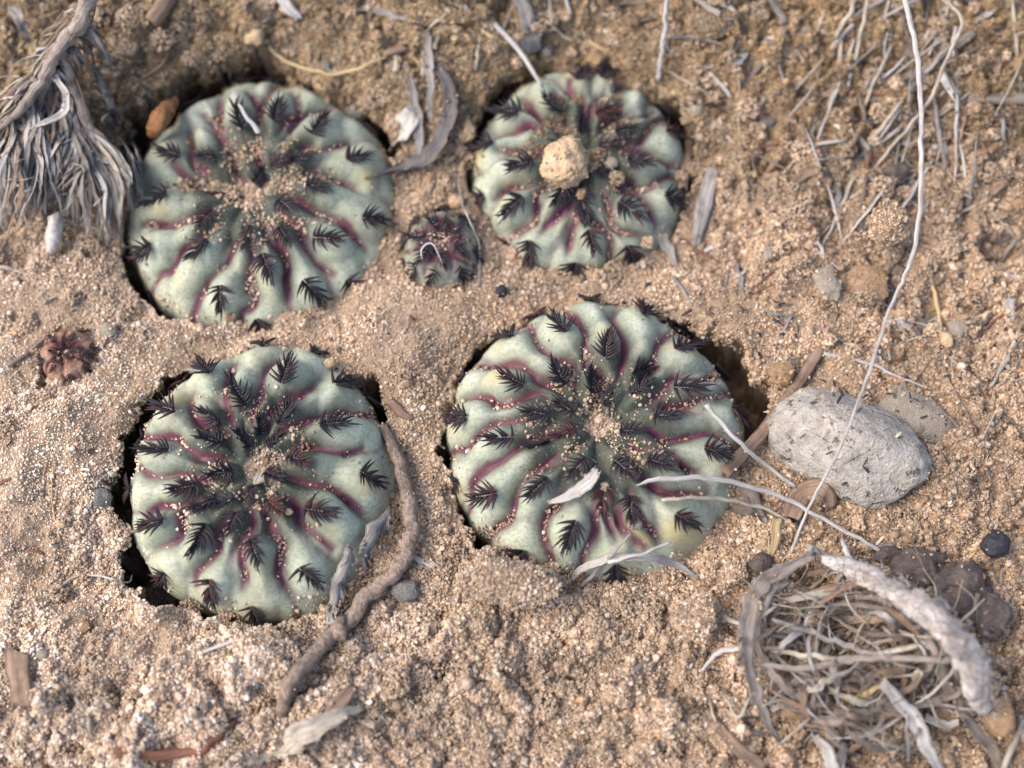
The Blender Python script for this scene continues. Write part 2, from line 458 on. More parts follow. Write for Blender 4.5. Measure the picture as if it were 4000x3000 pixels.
def sweep(P, W, shape='tube', flat=1.0, curl=0.0, twist=0.0, rough=.06, n=None, K=8, seed=0, ragged=0.0, wobble=.55):
    """tube or thin curled blade along points P (mm) with widths W (mm) at its own points"""
    P = np.asarray(P, float); W = np.asarray(W, float)
    if n is None:
        n = int(np.clip(np.linalg.norm(np.diff(P, axis=0), axis=1).sum() / .45, 7, 90))
    C = catmull(P, n)
    w = np.interp(np.linspace(0, 1, n), np.linspace(0, 1, len(W)), W)
    if wobble:                # dry stems kink and wander a little
        ss = np.linspace(0, np.linalg.norm(np.diff(P, axis=0), axis=1).sum(), n)
        amp = wobble * np.minimum(w, .8) * np.sin(np.linspace(0, np.pi, n)) ** .5
        for k_ in (0, 1):
            C[:, k_] += amp * np.array([mnoise.noise((x * .75 + seed, k_ * 9.1 + seed, 0)) + .5 * mnoise.noise((x * 2.1, k_ * 5.3, seed)) for x in ss])
    T = np.gradient(C, axis=0); T /= np.linalg.norm(T, axis=1)[:, None] + 1e-9
    s = np.concatenate([[0], np.cumsum(np.linalg.norm(np.diff(C, axis=0), axis=1))])
    V, F, UV = [], [], []
    if shape == 'tube':
        ring = [(math.cos(a), math.sin(a) * flat, i / K) for i, a in enumerate(np.arange(K) * 2 * np.pi / K)]
    else:
        us = np.linspace(-1, 1, 5); th = max(.05, .0)
        ring = [(u, curl * u * u + flat * .5 * (1 - .6 * u * u), (u + 1) / 2) for u in us] + \
               [(u, curl * u * u - flat * .5 * (1 - .6 * u * u), (u + 1) / 2) for u in us[::-1]]
    k = len(ring)
    for i in range(n):
        up = np.array([0, 0, 1.0]); sd = np.cross(T[i], up)
        if np.linalg.norm(sd) < .05: sd = np.array([1.0, 0, 0])
        sd /= np.linalg.norm(sd); nn = np.cross(sd, T[i])
        a = twist * i / (n - 1) + .25 * math.sin(i * .35 + seed)
        sd, nn = sd * math.cos(a) + nn * math.sin(a), nn * math.cos(a) - sd * math.sin(a)
        for j, (x, z, v) in enumerate(ring):
            q = 1 + rough * (mnoise.noise((s[i] * 1.3 + seed * 7.1, x * 1.5, z * 1.5 + seed)) * 2)
            if ragged and i in (0, n - 1):
                off = T[i] * (ragged * w[i] * mnoise.noise((j * 2.3, seed * 3.7, i)))
            else: off = 0
            V.append(C[i] + (sd * x + nn * z) * w[i] * .5 * q + off)
            UV.append((s[i] + seed * 3.3, v * (1 + .4 * w[i])))
    for i in range(n - 1):
        for j in range(k):
            a, b = i * k + j, i * k + (j + 1) % k
            F.append((a, b, b + k, a + k))
    F.append(tuple(range(k))[::-1]); F.append(tuple(range((n - 1) * k, n * k)))
    return np.array(V), F, UV

_ico = {}
def ico(sub):
    if sub not in _ico:
        import bmesh
        bm = bmesh.new(); bmesh.ops.create_icosphere(bm, subdivisions=sub, radius=1)
        bm.verts.ensure_lookup_table()
        _ico[sub] = (np.array([v.co[:] for v in bm.verts]), [tuple(v.index for v in f.verts) for f in bm.faces])
        bm.free()
    return _ico[sub]

def lump(size, sub=4, seed=0, rough=.18, facet=5, angular=.7, pebbly=0.0):
    """irregular stone: an ico-sphere cut by random planes and roughened; size = half axes mm"""
    v, f = ico(sub)
    v = v.copy()
    r = np.random.default_rng(seed)
    for _ in range(facet * 2):
        n = r.normal(size=3); n /= np.linalg.norm(n)
        d = .62 + .3 * r.random()
        ex = v @ n - d
        v -= np.outer(np.maximum(ex, 0) * angular, n)
    d = np.array([mnoise.fractal(Vector(p) * 1.6 + Vector((seed * 3.1, seed, 0)), .9, 2.1, 5) for p in v])
    d2 = np.array([mnoise.noise(Vector(p) * 7 + Vector((seed, 0, seed * 2.7))) for p in v])
    v *= (1 + rough * d + pebbly * d2)[:, None]
    return v * np.array(size), f

# ------------------------------------------------------------------ the ground
def axis(lo, hi, step):
    a = list(np.arange(lo, hi + 1e-6, step))
    d, x, y = step, a[0], a[-1]
    L, R = [], []
    while y < 2500:
        d *= 1.22; x -= d; y += d; L.append(x); R.append(y)
    return np.array(L[::-1] + a + R)
gx, gy = axis(-66, 66, .3), axis(-47, 56, .3)
X, Y = np.meshgrid(gx, gy)
Z = soil(X, Y)
Z0 = Z
nx, ny = len(gx), len(gy)
UX, UY = undercut(X, Y, Z)
gv = np.stack([UX, UY, Z], -1).reshape(-1, 3) * MM
ii = np.arange(nx * ny).reshape(ny, nx)
gf = np.stack([ii[:-1, :-1], ii[:-1, 1:], ii[1:, 1:], ii[1:, :-1]], -1).reshape(-1, 4)
gm = bpy.data.meshes.new('ground')
gm.vertices.add(len(gv)); gm.vertices.foreach_set('co', gv.ravel())
gm.loops.add(gf.size); gm.loops.foreach_set('vertex_index', gf.ravel().astype(np.int32))
gm.polygons.add(len(gf)); gm.polygons.foreach_set('loop_start', np.arange(0, gf.size, 4, dtype=np.int32))
gm.polygons.foreach_set('use_smooth', np.ones(len(gf), bool))
gm.update(calc_edges=True); gm.validate()
gm.materials.append(M['soil'])
tag(link('ground', gm), kind='structure')

# ------------------------------------------------------------------ the cacti
# areoles traced in enlarged crops: (crop origin, crop scale) then their places
CR = {'TL': (400, 200, .6933), 'TR': (1550, 150, .6027), 'BR': (1650, 1050, .7835), 'BL': (300, 1250, .7834),
      'SM': (1550, 150, .6027), 'TI': (0, 1000, .6629)}
AREOLES = {
 'TL': [(790,425),(985,390),(1205,465),(1405,645),(1205,790),(1490,960),(1250,1070),(1165,1330),(1405,1320),(930,1210),
        (685,1370),(575,1120),(285,1120),(345,850),(610,620),(420,610),(1030,1040),(1590,1170),(900,1545),(1140,1530),
        (800,180),(970,180),(1150,230),(520,320),(1015,650),(880,715),(600,960),(1040,890),(835,1050),(1480,440),(650,800),(1120,640)],
 'TR': [(1000,225),(765,530),(830,840),(620,725),(790,1080),(555,1040),(885,1360),(690,1370),(1250,1290),(1480,1110),
        (1500,1380),(1735,1040),(1540,830),(1740,660),(1570,370),(1330,510),(1190,580),(1190,300),(1330,300),(1460,630),
        (1370,730),(1790,430),(1010,470),(1130,1500),(1340,920),(710,290),(1060,1030),(1210,1080)],
 'BR': [(520,200),(830,180),(1005,142),(1090,255),(695,335),(440,375),(910,425),(690,545),(830,575),(930,650),(1070,520),
        (1085,620),(1280,430),(1290,620),(1490,490),(1540,740),(1195,750),(1410,920),(470,580),(195,560),(225,755),(420,850),
        (580,735),(590,885),(700,840),(170,1065),(350,1120),(600,1085),(750,1290),(780,1000),(480,1410),(1040,1190),(990,1000),
        (1160,975),(1270,1230),(1040,830),(960,1490),(1300,240),(700,700),(900,1130)],
 'BL': [(930,155),(1190,180),(670,295),(820,405),(1040,310),(1300,360),(490,480),(690,500),(1045,490),(915,530),(1250,550),
        (680,615),(440,670),(1110,715),(1420,800),(560,840),(285,840),(650,920),(1000,805),(1000,940),(1190,950),(430,1010),
        (630,1075),(795,1005),(900,1140),(685,1310),(1140,1245),(890,1450),(310,590),(720,770),(830,600),(1000,610),(1490,380),
        (270,1060),(440,1265),(755,915),(880,890)],
 'SM': [(150,1290),(240,1210),(380,1250),(400,1370),(300,1430),(180,1400),(130,1490),(410,1510),(270,1120),(480,1200),(270,1320),(60,1330),(500,1400)],
 'TI': [(260,530),(320,500),(415,495),(260,620),(330,640),(420,710),(495,590),(400,600),(330,570),(350,740)],
}
# furrows traced the same way: crop origin and scale, then polylines
FURROWS = {
 'BR': [(1700, 1100, .5696, [[(870,180),(960,250),(1020,330),(1030,420),(1020,520)],[(640,300),(680,380),(730,460),(830,530),(920,560)],
          [(1240,180),(1215,240),(1260,330),(1300,420),(1290,520),(1270,620)],[(330,570),(450,565),(560,560),(640,600),(700,680),(800,720)],
          [(1640,340),(1560,390),(1510,460),(1500,540),(1440,620)],[(130,810),(250,780),(340,790),(430,840),(520,840),(620,790),(700,760)],
          [(1990,620),(1850,670),(1720,670),(1640,650),(1600,690),(1560,760)],[(2020,760),(1940,790),(1850,800),(1720,850),(1600,860)],
          [(930,540),(920,620),(930,700)],[(1100,610),(1130,690),(1130,780)]]),
        (1700, 1650, .5696, [[(120,190),(200,180),(270,110),(340,50),(430,0),(560,-10)],[(280,340),(380,290),(470,250),(540,200),(620,140),(740,100)],
          [(230,600),(235,480),(260,390),(330,335)],[(400,750),(470,700),(520,640),(540,540),(580,440),(650,360),(760,280)],
          [(800,990),(760,900),(740,800),(740,700),(780,620),(840,570)],[(1000,960),(1030,880),(1080,800),(1100,720),(1090,640)],
          [(1540,820),(1480,740),(1430,680),(1380,600)],[(1440,860),(1350,780),(1270,700)],[(1870,510),(1750,490),(1600,490),(1500,440),(1400,360)],
          [(1800,350),(1730,320),(1680,270),(1600,210),(1400,200)],[(2060,190),(1960,110),(1850,80),(1700,110),(1600,120),(1480,60)],
          [(1240,800),(1200,720),(1160,600)]])],
 'BL': [(440, 1300, .5244, [[(900,210),(880,290),(850,380),(850,460),(860,560),(880,640)],[(1330,190),(1200,230),(1130,300),(1110,400),(1090,500),(1050,590)],
          [(1560,330),(1480,400),(1400,460),(1300,500),(1180,600),(1140,680)],[(1880,600),(1750,590),(1620,600),(1500,630),(1380,690),(1250,740)],
          [(1870,860),(1760,895),(1640,885),(1540,860),(1420,850)],[(590,460),(580,550),(620,640),(700,700),(800,740)],
          [(230,770),(350,760),(460,770),(530,830),(640,910),(760,930)],[(180,1000),(260,1050),(370,1070),(480,1050),(560,1070),(700,1110)]]),
        (440, 1850, .5244, [[(1880,310),(1800,230),(1720,170),(1640,110),(1500,75),(1390,50)],[(1640,560),(1560,490),(1470,420),(1400,350),(1370,250)],
          [(1340,930),(1270,830),(1230,720),(1250,620),(1270,540),(1210,440),(1160,330)],[(980,860),(990,760),(960,640),(980,520),(1030,430),(1040,350)],
          [(620,840),(620,770),(680,690),(760,600),(790,510),(820,400)],[(310,570),(400,540),(490,490),(520,420),(510,330),(560,260),(700,220)],
          [(210,350),(260,280),(350,240),(470,240),(600,200)]])],
 'TL': [(440, 250, .5244, [[(560,480),(580,560),(600,640),(620,760)],[(690,390),(760,460),(820,560),(870,660),(910,760),(940,850),(990,930)],
          [(800,250),(800,350),(800,440)],[(1020,200),(1060,280),(1090,340),(1100,420)],[(1220,170),(1150,240),(1100,310)],
          [(1380,230),(1380,330),(1390,390),(1300,440)],[(1600,330),(1480,370),(1390,400)],[(1760,580),(1650,610),(1540,650),(1440,600)],
          [(1800,920),(1700,880),(1600,860),(1500,840)],[(1090,660),(1100,750),(1130,850)],[(470,760),(560,850),(680,900),(760,940)]]),
        (440, 750, .5244, [[(1890,430),(1800,320),(1720,230),(1620,180),(1500,130),(1400,60)],[(1650,620),(1560,560),(1480,470),(1420,380),(1380,270),(1290,200)],
          [(1330,880),(1310,780),(1290,670),(1300,550),(1270,450),(1230,370),(1210,290)],[(1050,800),(1010,700),(1020,600),(1050,500)],
          [(620,840),(680,730),(740,640),(820,560),(880,470),(920,380),(990,320)],[(340,640),(430,590),(480,500),(540,420),(640,360)],
          [(210,250),(300,240),(430,245),(540,220),(620,190)],[(950,940),(1000,890),(1060,830)]])],
 'TR': [(1800, 220, .4250, [[(560,370),(610,440),(660,510),(720,560),(800,600),(900,640)],[(290,750),(380,740),(470,700),(560,660),(640,640)],
          [(370,880),(480,880),(600,890),(700,900)],[(880,330),(900,420),(930,520),(960,600)],[(1010,230),(1000,310),(1060,370),(1120,400),(1130,500),(1120,600)],
          [(1440,250),(1440,350),(1460,450),(1440,550),(1380,620)],[(1330,350),(1260,400),(1200,470)],[(1790,500),(1700,550),(1580,560),(1480,560)],
          [(2010,610),(1880,570),(1780,610),(1710,690),(1660,780)],[(1980,1010),(1900,1000),(1820,950),(1700,890),(1580,860)]]),
        (1800, 600, .4250, [[(310,430),(370,350),(460,310),(600,300),(720,260)],[(450,780),(540,720),(640,660),(690,600),(690,480),(700,380)],
          [(750,720),(790,660),(870,600),(930,530),(1000,460)],[(990,920),(1000,820),(1020,720),(1060,620)],
          [(1370,980),(1380,870),(1370,760),(1310,680),(1200,620),(1130,580)],[(1700,760),(1560,740),(1450,720),(1390,640),(1370,540),(1340,450)],
          [(1800,660),(1750,560),(1690,460),(1620,380),(1530,350)],[(2000,230),(1920,200),(1820,250),(1740,310),(1650,320),(1570,270)]])],
}
INFO = {
 'TL': ('button_cactus', 'wide flat spiny cactus with a sandy crease across it, orange husk at its rim', 'skin'),
 'TR': ('button_cactus', 'flat spiny green cactus carrying a sandstone crumb on its crown', 'skin'),
 'BR': ('button_cactus', 'largest domed spiny cactus, purple furrows, beside the speckled grey pebble', 'skin'),
 'BL': ('button_cactus', 'domed spiny cactus with purple furrows, beside the bent brown twig', 'skin'),
 'SM': ('button_cactus', 'small pale green cactus pup between two wide flat cacti', 'skin_pup'),
 'TI': ('button_cactus', 'tiny reddish cactus seedling alone on the bare sandy crust', 'skin_red'),
}
NTH, NRR = 380, 132
GRAIN_SPOTS = []          # sand resting on the cacti: (position, size)

def spine_mesh(i, L=1.0):
    r = random.Random(i)
    n, k = 6, 6
    V, F = [], []
    hook = .22 + .12 * r.random()
    for a in range(n):
        t = a / (n - 1)
        c = Vector((L * t, -L * (.34 + .1 * r.random()) * t * t, L * (.34 * t - hook * t * t)))
        w = .125 * (1 - t) ** .6 + .006
        for b in range(k):
            an = 2 * math.pi * b / k
            V.append(c + Vector((0, math.cos(an) * w, math.sin(an) * w * .85)))
    for a in range(n - 1):
        for b in range(k):
            p, q = a * k + b, a * k + (b + 1) % k
            F.append((p, q, q + k, p + k))
    F.append(tuple(range(k))[::-1])
    return mesh('spine', [v * 1.0 for v in V], F, M['spine'])
SPINES = [spine_mesh(i) for i in range(4)]          # unit length, scaled on each object

def wool_mesh(i):
    v, f = lump((.55, .085, .10), 2, 90 + i, .4, 2, .4, .3)
    return mesh('areole', v * MM, f, M['wool'], smooth=False)
WOOL = [wool_mesh(i) for i in range(3)]

def build_cactus(key):
    c = CACTI[key]
    small = key in ('SM', 'TI')
    name, label, skin = INFO[key]
    rr = np.random.default_rng(c['seed'])
    nth, nrr = (160, 60) if small else (NTH, NRR)
    unit = min(1.0, c['rx'] / 11.0) if small else 1.0
    # arc length table over the dome
    ph = np.linspace(0, np.pi / 2, 400)
    R0 = (c['rx'] + c['ry']) / 2
    rq = np.sin(ph) ** (2 / PW)
    zq = dome_z(c, rq)
    arc = np.concatenate([[0], np.cumsum(np.hypot(np.diff(rq * R0), np.diff(zq)))])
    # seeds on the surface
    ox, oy, k = CR[key]
    seeds, cent = [], []
    def on_dome(px, py):
        z = c['zt'] - 1
        for _ in range(12):
            p = on_plane(px, py, z)
            dx, dy = p[0] - c['x'], p[1] - c['y']
            th = math.atan2(dy, dx)
            q = min(math.hypot(dx, dy) / float(outline(c, th)), .985)
            z += .5 * (float(dome_z(c, q)) - z)
        return th, q
    for ax, ay in AREOLES[key]:
        seeds.append((*on_dome(ox + ax * k, oy + ay * k), True))
    # fill the hidden flanks and any hole in the pattern
    for q, cnt in ((.995, 15), (.80, 14), (.55, 12), (.36, 11), (.22, 7)):
        for j in range(cnt):
            th = 2 * np.pi * (j + .5 * rr.random()) / cnt
            rq_, zq_ = q * R0, np.interp(q, rq, arc)
            dm = min(math.hypot((zq_ - np.interp(s[1], rq, arc)) / 1.3, ((th - s[0] + np.pi) % (2 * np.pi) - np.pi) * R0 * (s[1] + q) / 2) for s in seeds)
            if dm > (4.3 if q > .9 else 2.9 if q < .5 else 3.9) * unit: seeds.append((th, q, True))
    S_th = np.array([s[0] for s in seeds]); S_q = np.array([s[1] for s in seeds])
    S_a = np.interp(S_q, rq, arc)
    S_y = np.random.default_rng(c['seed'] + 2).choice([.1, .5, 1.3], len(seeds), p=[.45, .3, .25])
    # surface grid: dome then flank
    nd = int(nrr * .86)
    aa = np.concatenate([np.linspace(0.002, 1, nd) * arc[-1], arc[-1] + np.linspace(.15, 9 * unit, nrr - nd)])
    q1 = np.where(aa <= arc[-1], np.interp(aa, arc, rq), 1 - .03 * (aa - arc[-1]) / (9 * unit))
    z1 = np.where(aa <= arc[-1], np.interp(aa, arc, zq), zq[-1] - (aa - arc[-1]))
    th1 = np.arange(nth) * 2 * np.pi / nth
    A, TH = np.meshgrid(aa, th1, indexing='ij')
    Q = np.repeat(q1[:, None], nth, 1); Zb = np.repeat(z1[:, None], nth, 1)
    RB = Q * outline(c, TH)
    PX, PY = RB * np.cos(TH), RB * np.sin(TH)
    # distances to the tubercles, warped so that the furrows wander
    wA = A + 1.1 * unit * fbm(PX, PY, 4.5 * unit, 2, c['seed'])
    wT = 1.1 * unit * fbm(PX, PY, 4.5 * unit, 2, c['seed'] + 5)
    D = np.empty((len(seeds),) + A.shape, np.float32)
    for i in range(len(seeds)):
        dt = ((TH - S_th[i] + np.pi) % (2 * np.pi) - np.pi) * (.5 * RB + .5 * S_q[i] * R0)
        dr = wA - S_a[i]
        D[i] = np.sqrt((dt + wT) ** 2 + (dr / np.where(dr > 0, 2.1, 1.7)) ** 2)
    o = np.argsort(D, axis=0)[:3]
    F1 = np.take_along_axis(D, o[:1], 0)[0]; F2 = np.take_along_axis(D, o[1:2], 0)[0]; F3 = np.take_along_axis(D, o[2:3], 0)[0]
    a, b = o[0], o[1]
    dth = np.abs((S_th[a] - S_th[b] + np.pi) % (2 * np.pi) - np.pi) * R0 * (S_q[a] + S_q[b]) / 2
    dar = np.abs(S_a[a] - S_a[b])
    side = sstep(.35, .95, dth / (dar + .4))               # 1: neighbours side by side, 0: one above the other
    beta = 3.2 / unit
    Wt = np.exp(-beta * (D - F1[None]))
    pm = 1 / Wt.sum(0)
    g = np.maximum(np.log(pm / (1 - pm + 1e-9)) / beta, 0).clip(0, 6 * unit)
    def blur(f, sig):
        st = aa[5] - aa[4]
        kr = int(np.ceil(2.5 * sig / st)); kk = np.exp(-.5 * (np.arange(-kr, kr + 1) * st / sig) ** 2); kk /= kk.sum()
        fp = np.pad(f, ((kr, kr), (0, 0)), mode='edge')
        f = sum(w * fp[i:i + f.shape[0]] for i, w in enumerate(kk))
        s2 = R0 * .7 * 2 * np.pi / nth
        kt = int(np.ceil(2.5 * sig / s2)); kk = np.exp(-.5 * (np.arange(-kt, kt + 1) * s2 / sig) ** 2); kk /= kk.sum()
        return sum(w * np.roll(f, i - kt, 1) for i, w in enumerate(kk))
    side = blur(side, .5 * unit)
    gg = g / unit
    fur = np.zeros_like(A); fd = np.full(A.shape, 9.0)
    traced = key in FURROWS
    if traced:
        SX, SY, SW = [], [], []
        for fx, fy, fk, lines in FURROWS[key]:
            for li, ln in enumerate(lines):
                pts = []
                for ax, ay in ln:
                    th, q = on_dome(fx + ax * fk, fy + ay * fk)
                    a_ = float(np.interp(q, rq, arc)); pts.append((a_ * math.cos(th), a_ * math.sin(th), 0))
                pts = np.array(pts)
                w0 = 1.0
                pts = np.vstack([pts, pts[-1] * .80])
                if np.hypot(*pts[0][:2]) > .72 * arc[-1]:
                    pts = np.vstack([pts[0] * 1.35, pts]); w0 = 1.15
                C_ = catmull(pts, max(12, int(np.linalg.norm(np.diff(pts, axis=0), axis=1).sum() / .22)))
                u = np.linspace(0, 1, len(C_))
                SX += list(C_[:, 0]); SY += list(C_[:, 1])
                SW += list((.45 + .55 * sstep(1.0, .80, u)) * (1 if w0 > 1 else .5 + .5 * sstep(0, .2, u)) * (.78 + .22 * np.sin(u * 7 + li * 2.1)))
        ex, ey = (A * np.cos(TH)).astype(np.float32), (A * np.sin(TH)).astype(np.float32)
        ex = ex + .16 * fbm(PX, PY, 1.2, 2, 91); ey = ey + .16 * fbm(PX, PY, 1.2, 2, 92)
        for sx, sy, sw in zip(SX, SY, SW):
            d_ = np.hypot(ex - sx, ey - sy)
            fur = np.maximum(fur, sw * np.exp(-(d_ / .40) ** 2))
            fd = np.minimum(fd, d_ + (1 - sw) * .55)
    dep = (.48 + .22 * side) if traced else (.22 + .78 * side)
    H = blur(1.6 * unit * (1 - np.exp(-(gg / 1.15) ** 1.4) * dep), .22 * unit)
    if traced:
        H += blur(1.9 * (1 - np.exp(-(fd / .70) ** .95)) - 1.30, .06)
    H += .35 * unit * np.exp(-((F1 / unit) / 1.3) ** 2)
    fade = sstep(0, 2.5 * unit, A) * (1 - .74 * sstep(.74, 1.0, Q)) * .88
    H = (H - .9 * unit) * fade - .30 * unit * sstep(.7, 1, Q) + .06 * fbm(PX, PY, 1.1, 2, 8)
    if key == 'TL':       # the sand-filled crease on the left of this one
        an = (TH - math.radians(176) + np.pi) % (2 * np.pi) - np.pi
        H -= 1.3 * np.exp(-(an * RB / 1.6) ** 2) * sstep(1.0, 4, A) * sstep(1.02, .8, Q)
    # normals of the smooth body
    dzr = np.gradient(z1, aa); drr = np.gradient(q1 * R0, aa)
    nr = np.repeat((-dzr / np.hypot(dzr, drr))[:, None], nth, 1); nz = np.repeat((drr / np.hypot(dzr, drr))[:, None], nth, 1)
    VX = c['x'] + PX + H * nr * np.cos(TH); VY = c['y'] + PY + H * nr * np.sin(TH); VZ = Zb + H * nz
    base = np.array([c['x'], c['y'], z1[-1]])
    root = link(name, None, None, Vector(base * MM))
    root.empty_display_size = .01
    tag(root, label, 'cactus', 'cacti growing in the sand')
    V = np.stack([VX, VY, VZ], -1)
    verts = np.vstack([V.reshape(-1, 3), [[c['x'], c['y'], V[0, :, 2].mean()]]])
    idx = np.arange(nrr * nth).reshape(nrr, nth)
    nxt = np.roll(idx, -1, 1)
    faces = np.stack([idx[:-1], idx[1:], nxt[1:], nxt[:-1]], -1).reshape(-1, 4).tolist()
    top = nrr * nth
    faces += [(top, int(idx[0, j]), int(nxt[0, j])) for j in range(nth)]
    body = place('body', verts, faces, M[skin], None, base, root)
    # pigment of the skin
    groove = blur(np.exp(-(gg / .95) ** 2), .2 * unit) * (.12 + .88 * side)
    mod = .85 + .9 * fbm(PX, PY, 5, 2, c['seed'] + 11)
    groove = np.clip(groove * np.clip(mod, .45, 1.15) * sstep(0, .2, Q) + .0, 0, 1)
    if traced:
        thin = blur(np.exp(-(gg / .42) ** 2), .1) * (.25 + .75 * side) * np.clip(mod - .1, .3, 1) * sstep(.15, .4, Q)
        groove = np.clip(np.maximum(blur(fur, .10) * np.clip(mod + .25, .6, 1.15), .50 * thin), 0, 1)
    yellow = np.exp(-((F1 - .4) / (1.5 * unit)) ** 2) * sstep(.40, .75, Q) * np.clip(.25 + 1.0 * fbm(PX, PY, 4, 2, c['seed'] + 3), 0, .6) * S_y[a] * np.where(wA > S_a[a] - .4, 1.6, .5)
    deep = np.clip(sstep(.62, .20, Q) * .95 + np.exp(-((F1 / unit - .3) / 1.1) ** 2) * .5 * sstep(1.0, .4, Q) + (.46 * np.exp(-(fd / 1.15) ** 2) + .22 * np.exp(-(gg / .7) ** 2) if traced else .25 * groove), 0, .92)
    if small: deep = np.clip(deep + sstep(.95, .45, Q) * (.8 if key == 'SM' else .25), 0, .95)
    dust = np.clip(sstep(.955, 1.02, Q + (A - arc[-1]).clip(0) * .05) * .75 + sstep(.14, .05, Q) * .8, 0, 1)
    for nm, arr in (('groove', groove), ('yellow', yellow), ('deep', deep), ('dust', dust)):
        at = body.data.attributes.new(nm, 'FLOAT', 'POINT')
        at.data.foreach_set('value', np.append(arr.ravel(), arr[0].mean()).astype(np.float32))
    # areoles with their combs of spines
    def at_surface(th, arcpos):
        i = int(np.clip(np.searchsorted(aa, arcpos), 1, nrr - 2)); j = int(round(th / (2 * np.pi) * nth)) % nth
        p = V[i, j]
        i2, i0 = min(i + 5, nrr - 1), max(i - 5, 0)
        t = V[i2, j] - V[i0, j]; bvec = V[i, (j + 6) % nth] - V[i, (j - 6) % nth]
        t /= np.linalg.norm(t); nn = np.cross(t, bvec); nn /= np.linalg.norm(nn)
        return p, t, nn
    single = 0
    for si, (th, q, real) in enumerate(seeds):
        if not real: continue
        p, t, nn = at_surface(th, S_a[si])
        if nn[2] < -.2: continue
        s = (.64 + .36 * min(1, q / .6)) * (1.0 + .26 * rr.random()) * ((.72 if key == 'SM' else .58) if small else 1.0)
        if key == 'TI': s *= .85
        swing = rr.normal() * .22
        if q < .995 and not small:
            swing += .25 * math.sin(th * 2 + c['seed'])
        n3 = Vector(nn); x3 = Vector(t); y3 = n3.cross(x3)
        x3, y3 = x3 * math.cos(swing) + y3 * math.sin(swing), y3 * math.cos(swing) - x3 * math.sin(swing)
        mw = Matrix((x3, y3, n3)).transposed().to_4x4()
        pos = p + nn * .10 * s
        mw.translation = Vector((pos - base) * MM)
        ar = link('areole', WOOL[si % 3], root)
        ar.matrix_local = mw @ Matrix.Diagonal((1.25 * s, 1.0 * s, 1.0 * s, 1))
        npair = 8 if not small else 5
        joined = not small and (q < .54 or q > .965 or single > 290)        # past 300 spines, or too small to pick apart: one comb
        JV, JF = [], []
        inv = Matrix.Diagonal((1 / (1.25 * s), 1 / s, 1 / s, 1))
        for m in range(npair * 2 + 1):
            u = (m // 2) / (npair - .5)
            sgn = 1 if m % 2 else -1
            if m == npair * 2: al, u, sgn = rr.normal() * .15, 1.0, 1
            else: al = math.radians(92 - 62 * u + rr.normal() * 8)
            if rr.random() < .05: continue
            L = (1.30 - .22 * u + .17 * rr.normal()) * s
            lift = math.radians(7 + 17 * rr.random() + (8 if u > .8 else 0))
            xx = (-.95 + 2.0 * u) * s
            mm = Matrix.Translation(Vector((xx, sgn * .06 * s, .02 * s)) * MM) @ Matrix.Rotation(sgn * al, 4, 'Z') @ Matrix.Rotation(-lift, 4, 'Y') @ \
                Matrix.Diagonal((L * MM, sgn * L * MM, s * 1.25 * MM, 1))
            if joined:
                sm_ = SPINES[int(rr.integers(4))]; b0 = len(JV)
                JV += [(inv @ mm) @ v.co for v in sm_.vertices]
                JF += [tuple(b0 + i for i in f.vertices) for f in sm_.polygons]
                continue
            single += 1
            so = link('spine', SPINES[int(rr.integers(4))], ar)
            so.matrix_local = inv @ mm
        if joined:
            tag(link('spine_comb', mesh('spine_comb', JV, JF, M['spine']), ar), kind='stuff')
    # loose grains caught in furrows and on the crown
    Vf = V.reshape(-1, 3); gf_ = gg.ravel(); Qf = Q.ravel(); sf = side.ravel()
    area = RB.ravel()
    up = nz.ravel()
    cl = np.clip(fbm(Vf[:, 0], Vf[:, 1], 3.0, 2, 77) * 2.2 + .25, .02, 1)
    wgt = area * up.clip(0) * (1.0 * (np.exp(-(fd.ravel() / .30) ** 2) if traced else np.exp(-(gf_ / .45) ** 2)) * cl + .006 * cl + .25 * sstep(.86, .97, Qf) * cl + .9 * np.exp(-(Qf / .30) ** 2) * cl) * (Qf < .985)
    ncount = {'TL': 3600, 'TR': 3800, 'BR': 2900, 'BL': 2300, 'SM': 300, 'TI': 90}[key]
    pick = rr.choice(len(Vf), ncount, p=wgt / wgt.sum())
    for i in pick:
        sz = float(np.clip(rr.lognormal(-1.8, .42), .08, .45)) * (.75 if small else 1)
        GRAIN_SPOTS.append((Vf[i] + rr.normal(0, .12, 3) * [1, 1, 0] + [0, 0, sz * .25], sz))
    # heap on the crown
    for _ in range({'TL': 1100, 'TR': 800, 'BR': 600, 'BL': 650, 'SM': 40, 'TI': 8}[key]):
        rad = abs(rr.normal()) * .10 * R0; tt = rr.random() * 6.283
        x, y = rad * math.cos(tt), rad * math.sin(tt)
        if key == 'TL': x = x * 1.3 - 1.0
        if key == 'TL' and rr.random() < .4: x, y = -rr.random() * 9.5, rr.normal() * .7 + .3
        qq = math.hypot(x, y) / R0
        zz = float(np.interp(qq, rq, zq)) - .9 * (1 if qq > .1 else .3) + .5 * rr.random() * max(0, 1 - qq / .25)
        GRAIN_SPOTS.append((np.array([c['x'] + x, c['y'] + y, zz]), float(np.clip(rr.lognormal(-1.5, .45), .10, .8))))
    return root
for key in CACTI: build_cactus(key)

